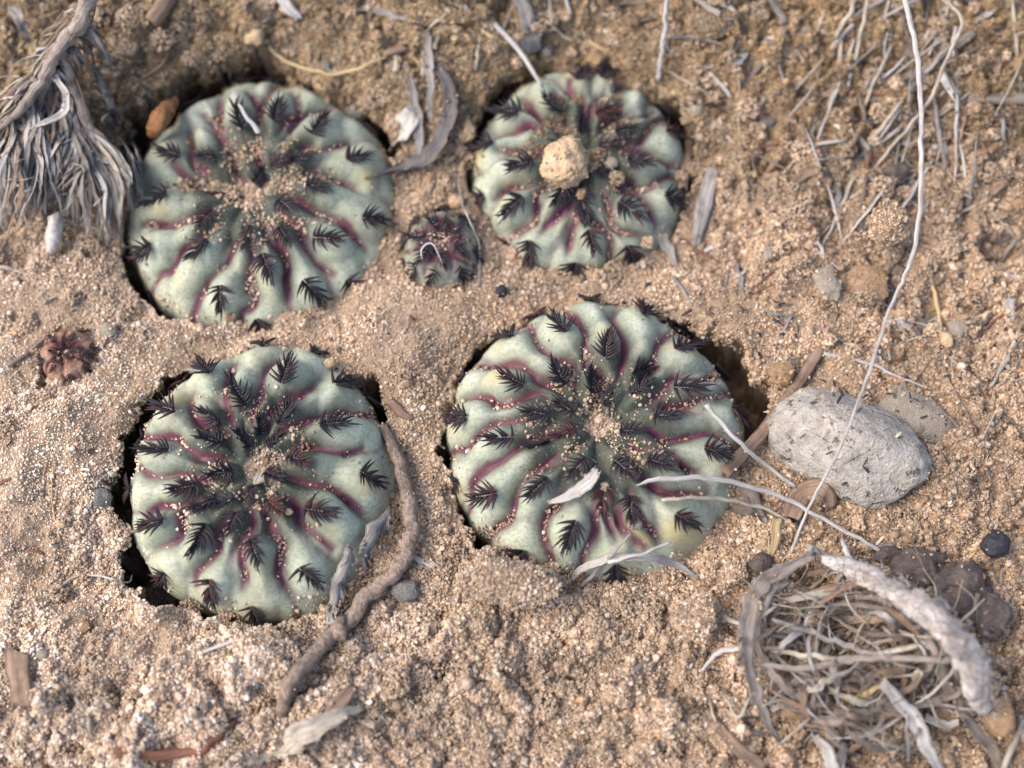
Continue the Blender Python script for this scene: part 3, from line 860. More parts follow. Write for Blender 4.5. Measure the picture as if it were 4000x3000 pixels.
# ------------------------------------------------------------------ stones and lumps
def stone(name, label, cat, px, py, hw, hh, mat, tall=.7, sub=4, seed=0, sink=.3, group=None, rot=0.0, **kw):
    if 'pebbly' not in kw: kw['pebbly'] = .05
    """half sizes in picture px; sits in the sand"""
    a, b = hw / 40.0, hh / 38.5
    v, f = lump((a, b, tall * min(a, b)), sub, seed, **kw)
    c_, s_ = math.cos(rot), math.sin(rot)
    v = np.stack([v[:, 0] * c_ - v[:, 1] * s_, v[:, 0] * s_ + v[:, 1] * c_, v[:, 2]], -1)
    rise = tall * min(a, b) * (1 - sink)
    p = spot(px, py, rise * .55)
    base = cover(p[0], p[1])
    p = np.array([p[0], p[1], base + rise - tall * min(a, b) * .0 - sink * .3 * tall * min(a, b)])
    rq_ = np.random.default_rng(seed + 500)
    w_ = v + p
    sandy = mat in ('clod', 'quartz', 'pebble_orange', 'pebble_pale')
    area_ = a * b
    for i in rq_.choice(len(w_), min(len(w_), int(area_ * (210 if mat == 'clod' else 9 if sandy else 2.5) + 3)), replace=False):
        if w_[i, 2] < p[2] - .3 * tall * min(a, b) and not sandy: continue
        GRAIN_SPOTS.append((w_[i] + [0, 0, .03], float(np.clip(rq_.lognormal(-1.5, .3), .12, .5))))
    if max(hw, hh) > 90: STONES.append((p[0], p[1], a, b, rot, p[2] + tall * min(a, b) * .92))
    return tag(place(name, v + p, f, M[mat]), label, cat, group)

HUE = dict(straw='pale tan', white='bleached white', yellow='yellow', grey='grey', lilac='silvery', dark='blackish', wood='dark brown', brown='brown', redbrown='reddish', shred='shaggy brown', fuzz='whitish fuzzy',
           clod='brown', quartz='tan', pebble_orange='orange', pebble_pale='pale')
MARKS = [(1020, 780, 'the creased cactus'), (2260, 670, 'the crumb cactus'), (2330, 1700, 'the largest cactus'), (1020, 1870, 'the bent twig cactus'), (1720, 970, 'the cactus pup'), (270, 1390, 'the tiny reddish cactus'),
         (3320, 1740, 'the grey pebble'), (3380, 1110, 'the flat orange stone'), (200, 500, 'the dead shrub'), (3300, 2600, 'the dry tangle'), (3600, 300, 'the long straw'), (1250, 2750, 'the pale folded leaf'), (3250, 720, 'the twisted lilac leaf'),
         (2900, 250, 'the brown stick'), (1750, 80, 'the bank edge'), (3850, 390, 'the level wood chip'), (900, 2850, 'the reddish twig')]
def beside(x, y): return min(MARKS, key=lambda m: (m[0] - x) ** 2 + (m[1] - y) ** 2)[2]
CA, CB, CC, CD = (0, 0, .6631), (2600, 0, .6329), (2600, 1000, .6632), (2500, 2000, .6781)
CE, CF, CG, CH = (0, 1000, .6629), (0, 2000, .6329), (1000, 1900, .7233), (800, 0, .9042)
def at(cr, x, y): return cr[0] + x * cr[2], cr[1] + y * cr[2]

stone('pebble', 'large rounded grey pebble with dark pits, crossed by a long straw', 'pebble', *at(CC, 1075, 1120), 318, 205, 'pebble_grey', .85, 5, 11, .6, rot=-.42, rough=.10, facet=3, angular=.55, pebbly=.012)
stone('rock', 'pale sandy rock half buried behind the grey pebble', 'rock', *at(CC, 1470, 960), 165, 125, 'pebble_pale', .5, 4, 12, .5, rot=-.5, rough=.1)
stone('sandstone_crumb', 'rough tan sandstone crumb sitting on a cactus crown', 'stone', 2212, 655, 102, 112, 'quartz', .85, 5, 17, .1, rough=.2, facet=6, pebbly=.05)
stone('stone', 'flat orange stone in the open sand above the grey pebble', 'stone', *at(CC, 1190, 165), 86, 78, 'pebble_orange', .6, 4, 14, .4)
stone('stone', 'dull grey sandy stone touching the flat orange stone', 'stone', *at(CC, 960, 160), 60, 75, 'pebble_pale', .5, 4, 15, .5)
stone('clod', 'broad crumbly sand clod on the lower rim of the largest cactus', 'clod', 1985, 2275, 165, 80, 'clod', .75, 5, 61, .3, rough=.3, pebbly=.07, rot=-.1)
stone('clod', 'upright sand clod standing in the crack below the domed cactus', 'clod', 628, 2345, 62, 80, 'clod', .9, 4, 62, .1, rough=.28, pebbly=.07)
stone('clod', 'round crumb of sand lodged in the crack beside the domed cactus', 'clod', 470, 2090, 40, 52, 'clod', .8, 4, 63, .1, rough=.25, pebbly=.07)
stone('clod', 'low sand lump below the domed cactus near the bent twig', 'clod', 1010, 2560, 150, 95, 'clod', .5, 5, 64, .45, rough=.3, pebbly=.07)
stone('clod', 'crumbly yellowish clod overhanging from the bank', 'clod', 1745, 60, 190, 70, 'clod', .7, 5, 65, .3, rough=.35, pebbly=.08)
stone('clod', 'rough clod on the bank above the brown stick', 'clod', 2790, 90, 110, 62, 'clod', .7, 4, 66, .3, rough=.35, pebbly=.08)
stone('clod', 'tall crumbling clod in the dark litter hollow', 'clod', 3470, 880, 90, 80, 'clod', .8, 4, 67, .3, rough=.3, pebbly=.08)
stone('clod', 'small tan clod by the upper end of the flattened stalk', 'clod', *at(CC, 1210, 400), 62, 50, 'clod', .5, 4, 16, .5)
stone('clod', 'orange brown clod beside the flattened stalk and cactus crack', 'clod', *at(CC, 690, 690), 50, 48, 'pebble_orange', .6, 4, 18, .4)
stone('stone', 'pale pinkish stone under the thin yellow straw', 'stone', *at(CC, 1725, 425), 46, 44, 'pebble_pale', .5, 3, 19, .4)
stone('pellet', 'round black pellet beside the dark brown lumps', 'pellet', *at(CD, 2035, 190), 56, 52, 'black', .9, 4, 20, .1, rough=.1, facet=3)
for i, (x, y, a, b) in enumerate([(1600, 330, 105, 75), (1850, 440, 105, 100), (2010, 600, 80, 80), (1430, 250, 60, 40)]):
    stone('dung_lump', 'dark brown crumbly lump between the fuzzy strip and black pellet', 'lump', *at(CD, x, y), a, b, 'dung', .7, 4, 30 + i, .2, 'dark lumps by the fuzzy strip', rough=.3, pebbly=.06)
stone('stone', 'dark grey brown stone beside the curled strap leaf top', 'stone', *at(CD, 690, 300), 48, 42, 'dung', .8, 3, 35, .2)
stone('stone', 'small tan stone touching the dark grey brown stone', 'stone', *at(CD, 545, 345), 42, 36, 'clod', .8, 3, 36, .3)
stone('clod', 'round sand clod left of the curled strap leaf', 'clod', *at(CD, 320, 600), 75, 85, 'clod', .6, 4, 37, .35, pebbly=.06)
stone('stone', 'bright orange stone at the foot of the fuzzy strip', 'stone', *at(CD, 2060, 1190), 66, 74, 'pebble_orange', .9, 4, 38, .1)
stone('stone', 'flat tan stone near black crumbs below the tangle', 'stone', *at(CD, 150, 1145), 54, 48, 'clod', .6, 4, 39, .3)
stone('stone', 'reddish tan stone under the dry tangle', 'stone', *at(CD, 900, 1140), 75, 62, 'pebble_orange', .7, 4, 40, .3)
stone('stone', 'small brown stone below the dry tangle', 'stone', *at(CD, 660, 1330), 28, 30, 'clod', .8, 3, 41, .2)
stone('stone', 'blue grey stone half hidden beside the bent twig', 'stone', *at(CG, 810, 565), 52, 46, 'slate', .8, 4, 42, .3)
stone('pellet', 'small black pellet above the largest cactus', 'pellet', 1955, 1140, 27, 27, 'black', .95, 3, 43, .15, rough=.12)
stone('clod', 'round tan clod beside the cactus with the crumb', 'clod', *at(CH, 1140, 675), 42, 46, 'quartz', .9, 4, 44, .1)
stone('stone', 'sharp yellow orange stone on the rim above the crumb cactus', 'stone', *at(CH, 1675, 278), 44, 58, 'pebble_orange', .8, 4, 45, .1, rot=-.4, facet=8)
stone('clod', 'reddish rounded clod at the upper rim of the creased cactus', 'clod', *at(CH, 530, 368), 58, 44, 'clod', .8, 4, 46, .2)
stone('clod', 'grey fibrous clod beside the reddish clod on the cactus rim', 'clod', *at(CH, 668, 440), 66, 44, 'slate', .7, 4, 47, .3)
stone('clod', 'smooth round clod high on the sandy bank', 'clod', *at(CH, 195, 140), 46, 46, 'clod', .8, 4, 48, .2)
stone('clod', 'tan clod hanging over the black crack', 'clod', *at(CH, 248, 255), 46, 48, 'quartz', .8, 4, 49, .2)
stone('stone', 'small grey stone on the bank above the crumb cactus', 'stone', *at(CH, 1480, 228), 30, 26, 'slate', .8, 3, 50, .2)
stone('stone', 'dark purple stone under bleached chips in the straw litter', 'stone', *at(CB, 1420, 1060), 58, 42, 'dung', .7, 4, 51, .3)
stone('stone', 'small grey stone in the sand beside a brown stick', 'stone', *at(CB, 620, 760), 42, 34, 'slate', .6, 3, 52, .4)
stone('stone', 'pinkish stone resting by the tiny reddish cactus', 'stone', *at(CE, 640, 445), 40, 34, 'pebble_pale', .7, 4, 53, .3)
stone('stone', 'grey stone lying down in the crack beside the domed cactus', 'stone', *at(CE, 600, 1430), 42, 40, 'slate', .8, 4, 54, .2)
stone('stone', 'rounded dark stone in the litter beside the strawy corner', 'stone', *at(CB, 2040, 1320), 42, 36, 'clod', .7, 3, 55, .3)
stone('stone', 'brown stone at the edge of the dark litter', 'stone', *at(CB, 2170, 1250), 40, 34, 'pebble_orange', .7, 3, 56, .3)
for i, (x, y, r_) in enumerate([(1560, 700, 30), (1780, 790, 34), (1520, 900, 24), (430, 470, 26), (2530, 950, 24), (1290, 1420, 26), (900, 1240, 20), (3000, 1000, 26), (2460, 250, 26), (2380, 320, 20),
                               (2440, 120, 30), (2690, 560, 34), (2660, 690, 24), (240, 2050, 20), (1740, 2070, 24), (2480, 2050, 26), (3240, 1330, 26), (3700, 1330, 30), (3550, 2100, 26), (1500, 2560, 22),
                               (3820, 620, 34), (3560, 920, 30), (130, 690, 30), (420, 240, 28), (700, 60, 30), (1110, 40, 26), (330, 2450, 26), (170, 2560, 28), (1840, 2700, 24), (2320, 2520, 26),
                               (1010, 1980, 14), (2360, 1900, 16), (2300, 1860, 14), (1130, 2000, 15), (2270, 760, 24), (2390, 640, 30), (2410, 700, 34)]):
    mt = ['clod', 'quartz', 'pebble_orange', 'pebble_pale'][i % 4]
    stone('pebble', f'tiny {HUE[mt]} pebble beside {beside(x, y)}', 'pebble', x, y, r_, r_ * (.75 + .3 * ((i * 37) % 10) / 10), mt, .8, 3, 100 + i, .25, 'tiny pebbles on the sand')

# ------------------------------------------------------------------ straws, leaves, chips
def strip(name, label, cat, cr, pts, w, mat, shape='tube', group=None, flat=None, curl=0.0, twist=0.0, h=0.0, seed=None, ragged=.6, parent=None, rough=.08, n=None, K=8):
    """pts in a crop; a point may carry its height above the ground (mm) as third value; w in crop px, one or more along the length"""
    W = np.array(w if isinstance(w, (list, tuple)) else [w, w], float) * cr[2] / 40.0
    P = []
    for i, q in enumerate(pts):
        hh = q[2] if len(q) > 2 else h
        wi = np.interp(i / max(1, len(pts) - 1), np.linspace(0, 1, len(W)), W)
        thick = wi * (.45 if shape == 'tube' else .18)
        P.append(spot(*at(cr, q[0], q[1]), hh + thick * (flat if (flat and shape == 'tube') else 1) + .12))
    P = np.array(P)
    # lying things are stiff: even out the soil's bumps
    if len(P) > 2 and not any(len(q) > 2 for q in pts):
        z = P[:, 2].copy(); P[1:-1, 2] = np.maximum(.25 * z[:-2] + .5 * z[1:-1] + .25 * z[2:], z[1:-1] - .3)
    s = seed if seed is not None else int(abs(pts[0][0] * 7 + pts[0][1] * 13)) % 997
    v, f, uv = sweep(P, W, shape, flat if flat is not None else (1.0 if shape == 'tube' else .11), curl, twist, rough, n, K, s * .37, ragged, 0.0 if name in ('bone_peg', 'stalk', 'wood_chip', 'stick') else .5)
    o = place(name, v, f, M[mat], uv, P[0] if parent is None else None, parent)
    if W.max() > .7 and mat not in ('fuzz', 'husk'):
        rq_ = np.random.default_rng(s)
        for i in rq_.choice(len(v), max(2, int(len(v) * .035))):
            if v[i, 2] >= np.interp(i / len(v), np.linspace(0, 1, len(P)), P[:, 2]) - .05:
                GRAIN_SPOTS.append((v[i] + [0, 0, .03], float(np.clip(rq_.lognormal(-1.65, .3), .10, .35))))
    return o if parent is not None else tag(o, label, cat, group)

S = strip
# the long bleached straw arching over everything on the right
S('straw', 'long bleached straw arching over the grey pebble', 'straw', (0, 0, 1), [(3528, -30, 11), (3568, 139, 12), (3588, 272, 12.5), (3597, 443, 13), (3600, 633, 13), (3585, 900, 12.5), (3542, 1066, 12), (3482, 1192, 11.5), (3402, 1431, 10), (3343, 1597, 4.5), (3290, 1730, 3.0), (3230, 1849, 3.5), (3164, 1975, 4.5), (3117, 2088, 2.5), (3090, 2160, .2)], [22, 21, 18, 13, 11, 11, 12], 'lilac', n=70)
S('straw', 'forked pale stem behind the long bleached straw', 'straw', CB, [(1700, -20, 5), (1830, 130, 5), (1740, 350, 4), (1640, 600, 3), (1540, 740, 2), (1400, 900, 1), (1290, 1040, .2)], [26, 26, 24, 22, 20], 'straw')
LB = 'pale broken straws in the corner litter'
for pts, w, m in [([(1180, -20, 3), (1120, 110, 2), (1050, 230, .5)], 32, 'straw'), ([(1250, -20, 3), (1215, 160, 2), (1170, 370, .3)], 26, 'straw'), ([(1330, 80), (1290, 270)], 18, 'white'),
                  ([(1430, 140), (1280, 300), (1120, 440)], 17, 'straw'), ([(1160, 150), (1020, 300)], 28, 'lilac'), ([(1530, 540), (1440, 740)], 20, 'white'), ([(1370, 200), (1350, 300), (1370, 380)], 20, 'white'),
                  ([(1140, 450), (1120, 550)], 20, 'white'), ([(1790, 640), (1830, 900), (1860, 1150)], 17, 'white'), ([(1420, 1140), (1560, 1290), (1680, 1430)], 18, 'straw'), ([(1740, 1300), (1690, 1420)], 18, 'straw'),
                  ([(2140, -10), (2180, 350), (2200, 770)], 24, 'straw'), ([(1620, 0), (1600, 330), (1590, 660)], 14, 'white'), ([(1720, 140), (1680, 230), (1625, 340)], 20, 'straw'), ([(2080, 680), (2090, 880)], 30, 'grey'),
                  ([(2120, 900), (2060, 1010)], 14, 'straw'), ([(1940, 0), (1980, 110), (2020, 220)], 10, 'redbrown'), ([(1330, 520), (1500, 400)], 16, 'yellow'), ([(1140, 800), (1200, 860), (1270, 930)], 30, 'straw'), ([(990, 720), (940, 900), (890, 1130)], 11, 'straw')]:
    S('straw', f"{'long' if len(pts) > 2 else 'short'} {'thin' if w < 22 else 'stout'} {HUE[m]} straw in the corner litter beside {beside(*at(CB, *pts[-1][:2]))}", 'straw', CB, pts, w, m, group=LB)
S('stick', 'thin brown stick lying on sand above the wood chips', 'stick', CB, [(740, 180), (600, 370), (400, 660)], [44, 40, 26], 'wood', flat=.7)
S('stick', 'short grey stick sticking out over the bank hollow', 'stick', CB, [(640, -20, 2), (690, 60, 1.5), (740, 140, .3)], 42, 'grey')
S('straw', 'long slanting straw from the corner litter down to open sand', 'straw', CB, [(1090, 240), (1030, 600), (930, 770), (780, 1010), (530, 1310)], [26, 32, 24, 18, 14], 'straw')
S('wood_chip', 'long dark grey wood splinter under the bleached straws', 'wood chip', CB, [(1910, 195), (1650, 375), (1255, 625)], [60, 80, 70], 'wood', flat=.5, ragged=1)
S('wood_chip', 'thick grey wood chip lying level in the corner litter', 'wood chip', CB, [(1875, 610), (2230, 610)], [84, 88], 'wood', flat=.55, ragged=1)
S('wood_chip', 'frayed whitish wood chip standing up in the litter', 'wood chip', CB, [(1715, 475, .5), (1800, 605, .3)], [66, 72], 'white', flat=.5, ragged=1.6)
S('dry_leaf', 'twisted lilac grey leaf with a narrow waist on the sand', 'leaf', CB, [(1210, 960), (1090, 1070), (1050, 1190), (1075, 1340)], [66, 40, 62, 30], 'lilac', 'blade', curl=.3, twist=.9)
S('bark_chip', 'flaky pale chip lying level among litter', 'wood chip', CB, [(1285, 885), (1460, 865), (1700, 905)], [50, 62, 44], 'lilac', flat=.35, ragged=1.4)
S('bark_chip', 'grey flat chip slanting beside the long straw', 'wood chip', CB, [(1660, 715), (1745, 955)], [56, 60], 'grey', flat=.35, ragged=1)
S('bark_chip', 'brownish curved chip below the grey flat chip', 'wood chip', CB, [(1840, 945), (1920, 1040), (1975, 1125)], [56, 50, 30], 'wood', flat=.4, ragged=1)
S('straw', 'bent forked straw fibre on the sand near the cactus gap', 'straw', CB, [(405, 605), (340, 520), (210, 410), (262, 525)], [28, 26, 14, 9], 'lilac')
S('straw', 'small curved husk fibre on sand beside the brown stick', 'straw', CB, [(620, 550), (590, 650), (545, 770)], [28, 18, 8], 'straw', 'blade', curl=.3)
S('straw', 'short thin fibre on sand between brown stick and litter', 'straw', CB, [(700, 400), (750, 580)], [20, 8], 'grey')
S('wood_chip', 'reddish tan chip leaning in the gap beside the crumb cactus', 'wood chip', CB, [(155, 835, .6), (105, 1175, .3)], [58, 66], 'brown', flat=.5, ragged=1.2)
S('wood_chip', 'broad grey wood chip slanting beside the crumb cactus', 'wood chip', CB, [(290, 1055, .4), (185, 1485, .1)], [96, 120, 70], 'grey', flat=.3, ragged=1.2)
S('dry_leaf', 'slate blue pointed leaf tip below the crumb cactus', 'leaf', (1800, 600, .425), [(1860, 740), (1900, 870), (1990, 1050)], [95, 110, 20], 'grey', 'blade', curl=.35)
S('dry_leaf', 'pale lilac flake on the sand beside the broad grey chip', 'leaf', CB, [(230, 1560), (370, 1490)], [20, 40, 15], 'lilac', 'blade', curl=.2)
for i, pts in enumerate([[(960, 850), (1000, 985)], [(850, 950), (825, 1060)], [(1240, 1180), (1310, 1440)], [(1760, 1390), (1830, 1430)], [(2150, 1440), (2030, 1490)]]):
    S('dark_flake', 'dark charred leaf flake lying in the corner litter', 'leaf flake', CB, pts, [20, 44, 16], 'dark', 'blade', group='dark flakes in the litter', curl=.25)
S('straw', 'stiff white straw standing upright above the crumb cactus', 'straw', (0, 0, 1), [(2610, -20, 6), (2590, 150, 3.4), (2572, 312, .2)], [18, 22, 20], 'white')

# around the pebble
S('stalk', 'flattened ribbed brown stalk leaning over the cactus crack', 'stalk', CC, [(1000, 335), (900, 560), (740, 805), (560, 1050, .7), (345, 1280, .3)], [52, 72, 74, 78, 84], 'brown', flat=.45, ragged=1.3)
S('straw', 'thin pale straw lying behind the grey pebble', 'straw', CC, [(915, 570), (1190, 630), (1400, 720), (1565, 785)], [24, 20, 16, 14], 'lilac')
S('straw', 'thin yellow straw on open sand over a pinkish stone', 'straw', CC, [(1515, 0), (1570, 180), (1620, 420), (1645, 640)], [30, 26, 22, 12], 'yellow')
S('straw', 'very long thin dark stem on the sand beyond the pebble', 'straw', CC, [(1535, 450), (1680, 720), (1800, 980), (1900, 1250), (1985, 1560)], [14, 12, 10, 9, 6], 'wood')
S('straw', 'pale split straw on the sand at the litter edge', 'straw', CC, [(2065, 500), (1915, 765)], [40, 30], 'straw', flat=.5)
S('straw', 'thin dark stem lying across bare sand past the rock', 'straw', CC, [(1885, 900), (2130, 1015)], [20, 16], 'wood')
S('straw', 'short dark stem poking out beside the pale rock', 'straw', CC, [(1670, 945), (1760, 1050)], 16, 'wood')
S('straw', 'stiff greyish straw from cactus rim to the grey pebble', 'straw', CC, [(240, 880, 1.2), (420, 1080, 1.8), (600, 1240, 1.6), (765, 1362, .5)], [32, 27, 24, 22], 'lilac')
S('straw', 'long curved grey stem running from cactus past the pebble foot', 'straw', CC, [(-170, 1352, .2), (-60, 1315, .8), (150, 1308, 1.6), (350, 1325, 2.2), (700, 1430, 2.2), (1000, 1590, 1.6), (1140, 1660, 1), (1310, 1770, .3)], [10, 26, 30, 28, 27, 26, 25, 22], 'lilac', n=50)
S('straw', 'curved pale stem below the long grey stem', 'straw', CC, [(-20, 1438, .6), (150, 1425, 1.2), (300, 1432, 1.3), (550, 1475, 1.2), (780, 1600, .3)], [20, 24, 26, 26, 20], 'straw')
S('dry_leaf', 'round brown papery scale leaning against the grey pebble', 'leaf', CC, [(730, 1540, .3), (810, 1400, 1.2), (930, 1380, 1.2), (970, 1490, .4)], [110, 130, 120, 50], 'brown', 'blade', curl=.3, flat=.10)
S('dry_leaf', 'crumpled grey brown leaf bit under the curved stems', 'leaf', CC, [(430, 1350, .6), (500, 1420, .4), (570, 1570, .2)], [40, 90, 60], 'shred', 'blade', curl=.5, twist=.7)
S('dry_leaf', 'dark crumpled leaf between cactus and curled strap leaf', 'leaf', CC, [(380, 1480, .2), (480, 1500, .2), (580, 1540, .1)], [40, 70, 20], 'wood', 'blade', curl=.4, twist=.5)
S('dry_leaf', 'feathery lilac leaf shred lying on the largest cactus', 'leaf', (1700, 1650, .5696), [(770, 555, .2), (900, 510, .4), (1040, 420, .5), (1120, 320, .6)], [16, 60, 95, 50], 'lilac', 'blade', curl=.3, flat=.08, ragged=1.5)
S('dry_leaf', 'long curved leaf strip along the largest cactus lower rim', 'leaf', (1700, 1650, .5696), [(930, 1095, .2), (1010, 1000, .6), (1200, 940, 1), (1450, 930, 1.2), (1650, 980, .8), (1810, 1080, .1)], [20, 45, 56, 58, 56, 30], 'lilac', 'blade', curl=.35, twist=.5)
S('straw', 'thin forked stem rising from the cactus lower rim', 'straw', (1700, 1650, .5696), [(1000, 1130), (1120, 1000, .6), (1230, 890, 1.2), (1340, 760, 1.5)], [30, 26, 20, 14], 'grey')
S('straw', 'thin stem over the curved leaf strip at cactus rim', 'straw', (1700, 1650, .5696), [(1190, 960, 1.5), (1400, 905, 2), (1620, 820, 2)], [30, 22, 12], 'lilac')
S('straw', 'dark thin twig at the foot of the grey pebble', 'straw', CD, [(1320, 215), (1550, 155), (1770, 100)], [22, 22, 14], 'wood')
S('straw', 'pale straw tip beside the black pellet', 'straw', CD, [(2120, 190), (2240, 205)], 22, 'yellow')
S('dry_leaf', 'upright tan husk leaf beside the long bleached straw foot', 'leaf', CD, [(790, 40, .6), (770, 150, .6), (750, 265, .2)], [50, 54, 30], 'yellow', 'blade', curl=.4)

# the bent twig and its dead shoots
tw = [(1498, 1660, .5), (1540, 1760, .9), (1590, 1920, 1.2), (1608, 2060, 1.2), (1575, 2190, 1.0), (1463, 2305, .8), (1318, 2464, .7), (1202, 2580, .6), (1130, 2674, .5), (1100, 2780, .1)]
twig = S('twig', 'bent brown grainy twig beside the domed cactus', 'twig', (0, 0, 1), tw, [26, 46, 52, 56, 62, 62, 60, 52, 56, 40], 'twig', n=60, K=12, rough=.14)
for pts, w in (([(1520, 1995, 1.4), (1455, 2080, 1.4), (1415, 2170, .8)], [26, 44, 26]), ([(1365, 2140, 1.6), (1335, 2240, 1.5), (1300, 2350, 1.2), (1290, 2440, .8)], [26, 42, 40, 26])):
    o = S('dead_shoot', None, None, (0, 0, 1), pts, w, 'grey', rough=.25, parent=twig, K=10)
    for j in range(30):
        t = random.random() * (len(pts) - 1); i = int(t); u = t - i
        b = [pts[i][k] * (1 - u) + pts[i + 1][k] * u for k in range(3)]
        a = random.uniform(-.9, .9) + 1.9
        L = random.uniform(45, 90)
        e = (b[0] + math.cos(a) * L * random.choice((-1, 1)) * .5, b[1] + math.sin(a) * L, max(.2, b[2] + random.uniform(-.3, .6)))
        S('dry_leaf', None, None, (0, 0, 1), [(b[0], b[1], b[2] + .4), ((b[0] + e[0]) / 2, (b[1] + e[1]) / 2, b[2] + .8), e], [9, 15, 4], random.choice(['lilac', 'grey', 'grey', 'shred']), 'blade', parent=twig, curl=.3, n=7)
bud = S('node', None, None, (0, 0, 1), [(1345, 2420, 1.3), (1325, 2460, 1.5), (1330, 2500, 1.3)], [40, 62, 30], 'twig', parent=twig)
S('dry_leaf', 'small white leaf sliver beside the bent twig', 'leaf', CG, [(840, 365), (930, 420), (1065, 450)], [18, 40, 8], 'white', 'blade', curl=.3)
S('dry_leaf', 'large pale folded leaf below the bent twig', 'leaf', CG, [(580, 1195, .4), (420, 1250, 1.4), (250, 1350, 1.6), (130, 1430, 1.2), (-40, 1485, .4)], [24, 90, 120, 100, 40], 'straw', 'blade', curl=.4, twist=-.5)
S('dry_leaf', 'brown leaf stub above the large pale folded leaf', 'leaf', CG, [(530, 1080, .3), (440, 1180, .6), (380, 1300, .3)], [50, 80, 40], 'brown', 'blade', curl=.4)
S('twig', 'reddish brown twig lying in loose sand', 'twig', CF, [(1450, 1290), (1290, 1430), (1080, 1505), (700, 1490)], [34, 56, 58, 66], 'redbrown')
S('wood_chip', 'small grey bark chip on the loose sand', 'wood chip', CG, [(2135, 915), (2050, 985), (1955, 1030)], [30, 44, 26], 'wood', flat=.5)
S('straw', 'tiny orange straw sliver on the loose sand', 'straw', CG, [(1395, 1280), (1475, 1365)], [10, 14], 'yellow')
S('thread', 'hooked white plant thread at the domed cactus crack', 'thread', CF, [(520, 395), (600, 392), (700, 415, .4), (790, 435, .6), (815, 390, .8)], [8, 13, 13, 12, 9], 'white')
S('straw', 'frayed straw sliver running under the hooked thread', 'straw', CF, [(330, 505), (450, 410), (540, 385)], [8, 18, 10], 'straw')
S('straw', 'thin yellow fibre standing out on the bare crust', 'straw', CF, [(335, 20), (370, 200), (398, 335)], [9, 11, 7], 'yellow')
S('straw', 'thin white sliver below the domed cactus', 'straw', CF, [(1225, 875), (1400, 810), (1560, 768)], [16, 20, 12], 'white')
S('straw', 'short pale straw piece on the rough sand', 'straw', CF, [(465, 1145), (530, 1270), (575, 1405)], [26, 32, 26], 'straw')
S('wood_chip', 'wide faded wood chip half sunk in the crust', 'wood chip', CF, [(105, 880), (140, 1210)], [150, 130], 'brown', flat=.16, ragged=1)
S('straw', 'red brown fleck of stem on the crust', 'straw', CF, [(175, 235), (268, 255)], [14, 18], 'redbrown')
S('straw', 'pale straw lying at the edge of the dead shrub', 'straw', CE, [(-30, 65), (60, 80), (210, 122)], [26, 26, 10], 'straw')
S('stick', 'short brown stick beside the tiny reddish cactus', 'stick', CE, [(55, 645), (175, 568)], [30, 26], 'wood')
S('straw', 'dark red leaf bit at the crust edge', 'leaf', CE, [(-20, 1350), (60, 1310)], [30, 12], 'redbrown', 'blade')
S('straw', 'thin fibre lying down the crust below the tiny cactus', 'straw', CE, [(320, 1180), (305, 1400), (340, 1640)], [6, 10, 6], 'yellow')
S('bark_chip', 'grey bark flake lying against the domed cactus upper rim', 'wood chip', (440, 1300, .5244), [(2060, 510), (2130, 570), (2230, 640)], [70, 80, 40], 'brown', flat=.4)
S('bark_chip', 'little grey flake beside the domed cactus top', 'wood chip', (440, 1300, .5244), [(545, 270), (690, 265)], [36, 30], 'grey', flat=.4)
S('husk_crumb', 'pale flat crumb lying on the domed cactus crown', 'crumb', (440, 1300, .5244), [(1080, 1130, .3), (1110, 1040, .6)], [70, 80, 40], 'straw', 'blade', curl=.2)
S('thread', 'hair-thin stem standing between the pup and crumb cactus', 'thread', CH, [(1105, 430, .6), (1110, 540, 1.2), (1150, 640, 1), (1185, 760, .4)], [5, 8, 8, 7], 'redbrown')
S('thread', 'curled white fibre on top of the cactus pup', 'thread', (1550, 150, .6027), [(165, 1430, .4), (160, 1370, .7), (200, 1330, .8), (245, 1345, .8), (295, 1460, .3)], [10, 14, 14, 12, 6], 'white')
S('thread', 'fine pale stem curving down beside the cactus pup', 'thread', (1550, 150, .6027), [(395, 880, .6), (420, 1060, 1.2), (480, 1200, 1.2), (535, 1350, .8), (530, 1600, .2)], [6, 10, 14, 14, 8], 'lilac')

# above the cacti
S('straw', 'long curved yellow straw hanging above the creased cactus', 'straw', CH, [(245, 165, .3), (330, 250, .9), (450, 302, 1.4), (570, 320, 1.5), (700, 282, 1), (830, 222, .4)], [6, 15, 17, 17, 15, 12], 'yellow')
S('stub', 'split brown straw stub holding the curved yellow straw', 'straw', CH, [(775, 235), (875, 208)], [30, 38], 'brown', ragged=1.6)
S('straw', 'frayed straw strip hanging below the split stub', 'straw', CH, [(830, 240), (825, 340)], [34, 26], 'straw', flat=.4, ragged=1.4)
S('dry_leaf', 'narrow ribbed grey leaf between two wide cacti', 'leaf', CH, [(955, 135, .8), (975, 300, .9), (970, 515, .5)], [22, 40, 16], 'grey', 'blade', curl=.4)
S('dry_leaf', 'thin pale leaf sliver beside the ribbed grey leaf', 'leaf', CH, [(1022, 108), (990, 215)], [10, 20], 'straw', 'blade', curl=.3)
S('straw', 'short cream straw stub below the leaf sliver', 'straw', CH, [(945, 220), (940, 330)], [18, 22], 'straw')
S('dry_leaf', 'large dark curled leaf reaching onto the creased cactus', 'leaf', CH, [(1000, 270, .4), (1055, 390, .8), (1060, 490, .9), (1030, 600, .9), (960, 690, .8), (850, 735, 1.0), (700, 778, .8)], [30, 60, 76, 84, 80, 66, 30], 'dark', 'blade', curl=.55, twist=-.6, n=40)
S('dry_leaf', 'broad bleached leaf under the dark curled leaf', 'leaf', CH, [(905, 470, .3), (860, 560, .6), (810, 640, .2)], [70, 130, 70], 'lilac', 'blade', curl=.3)
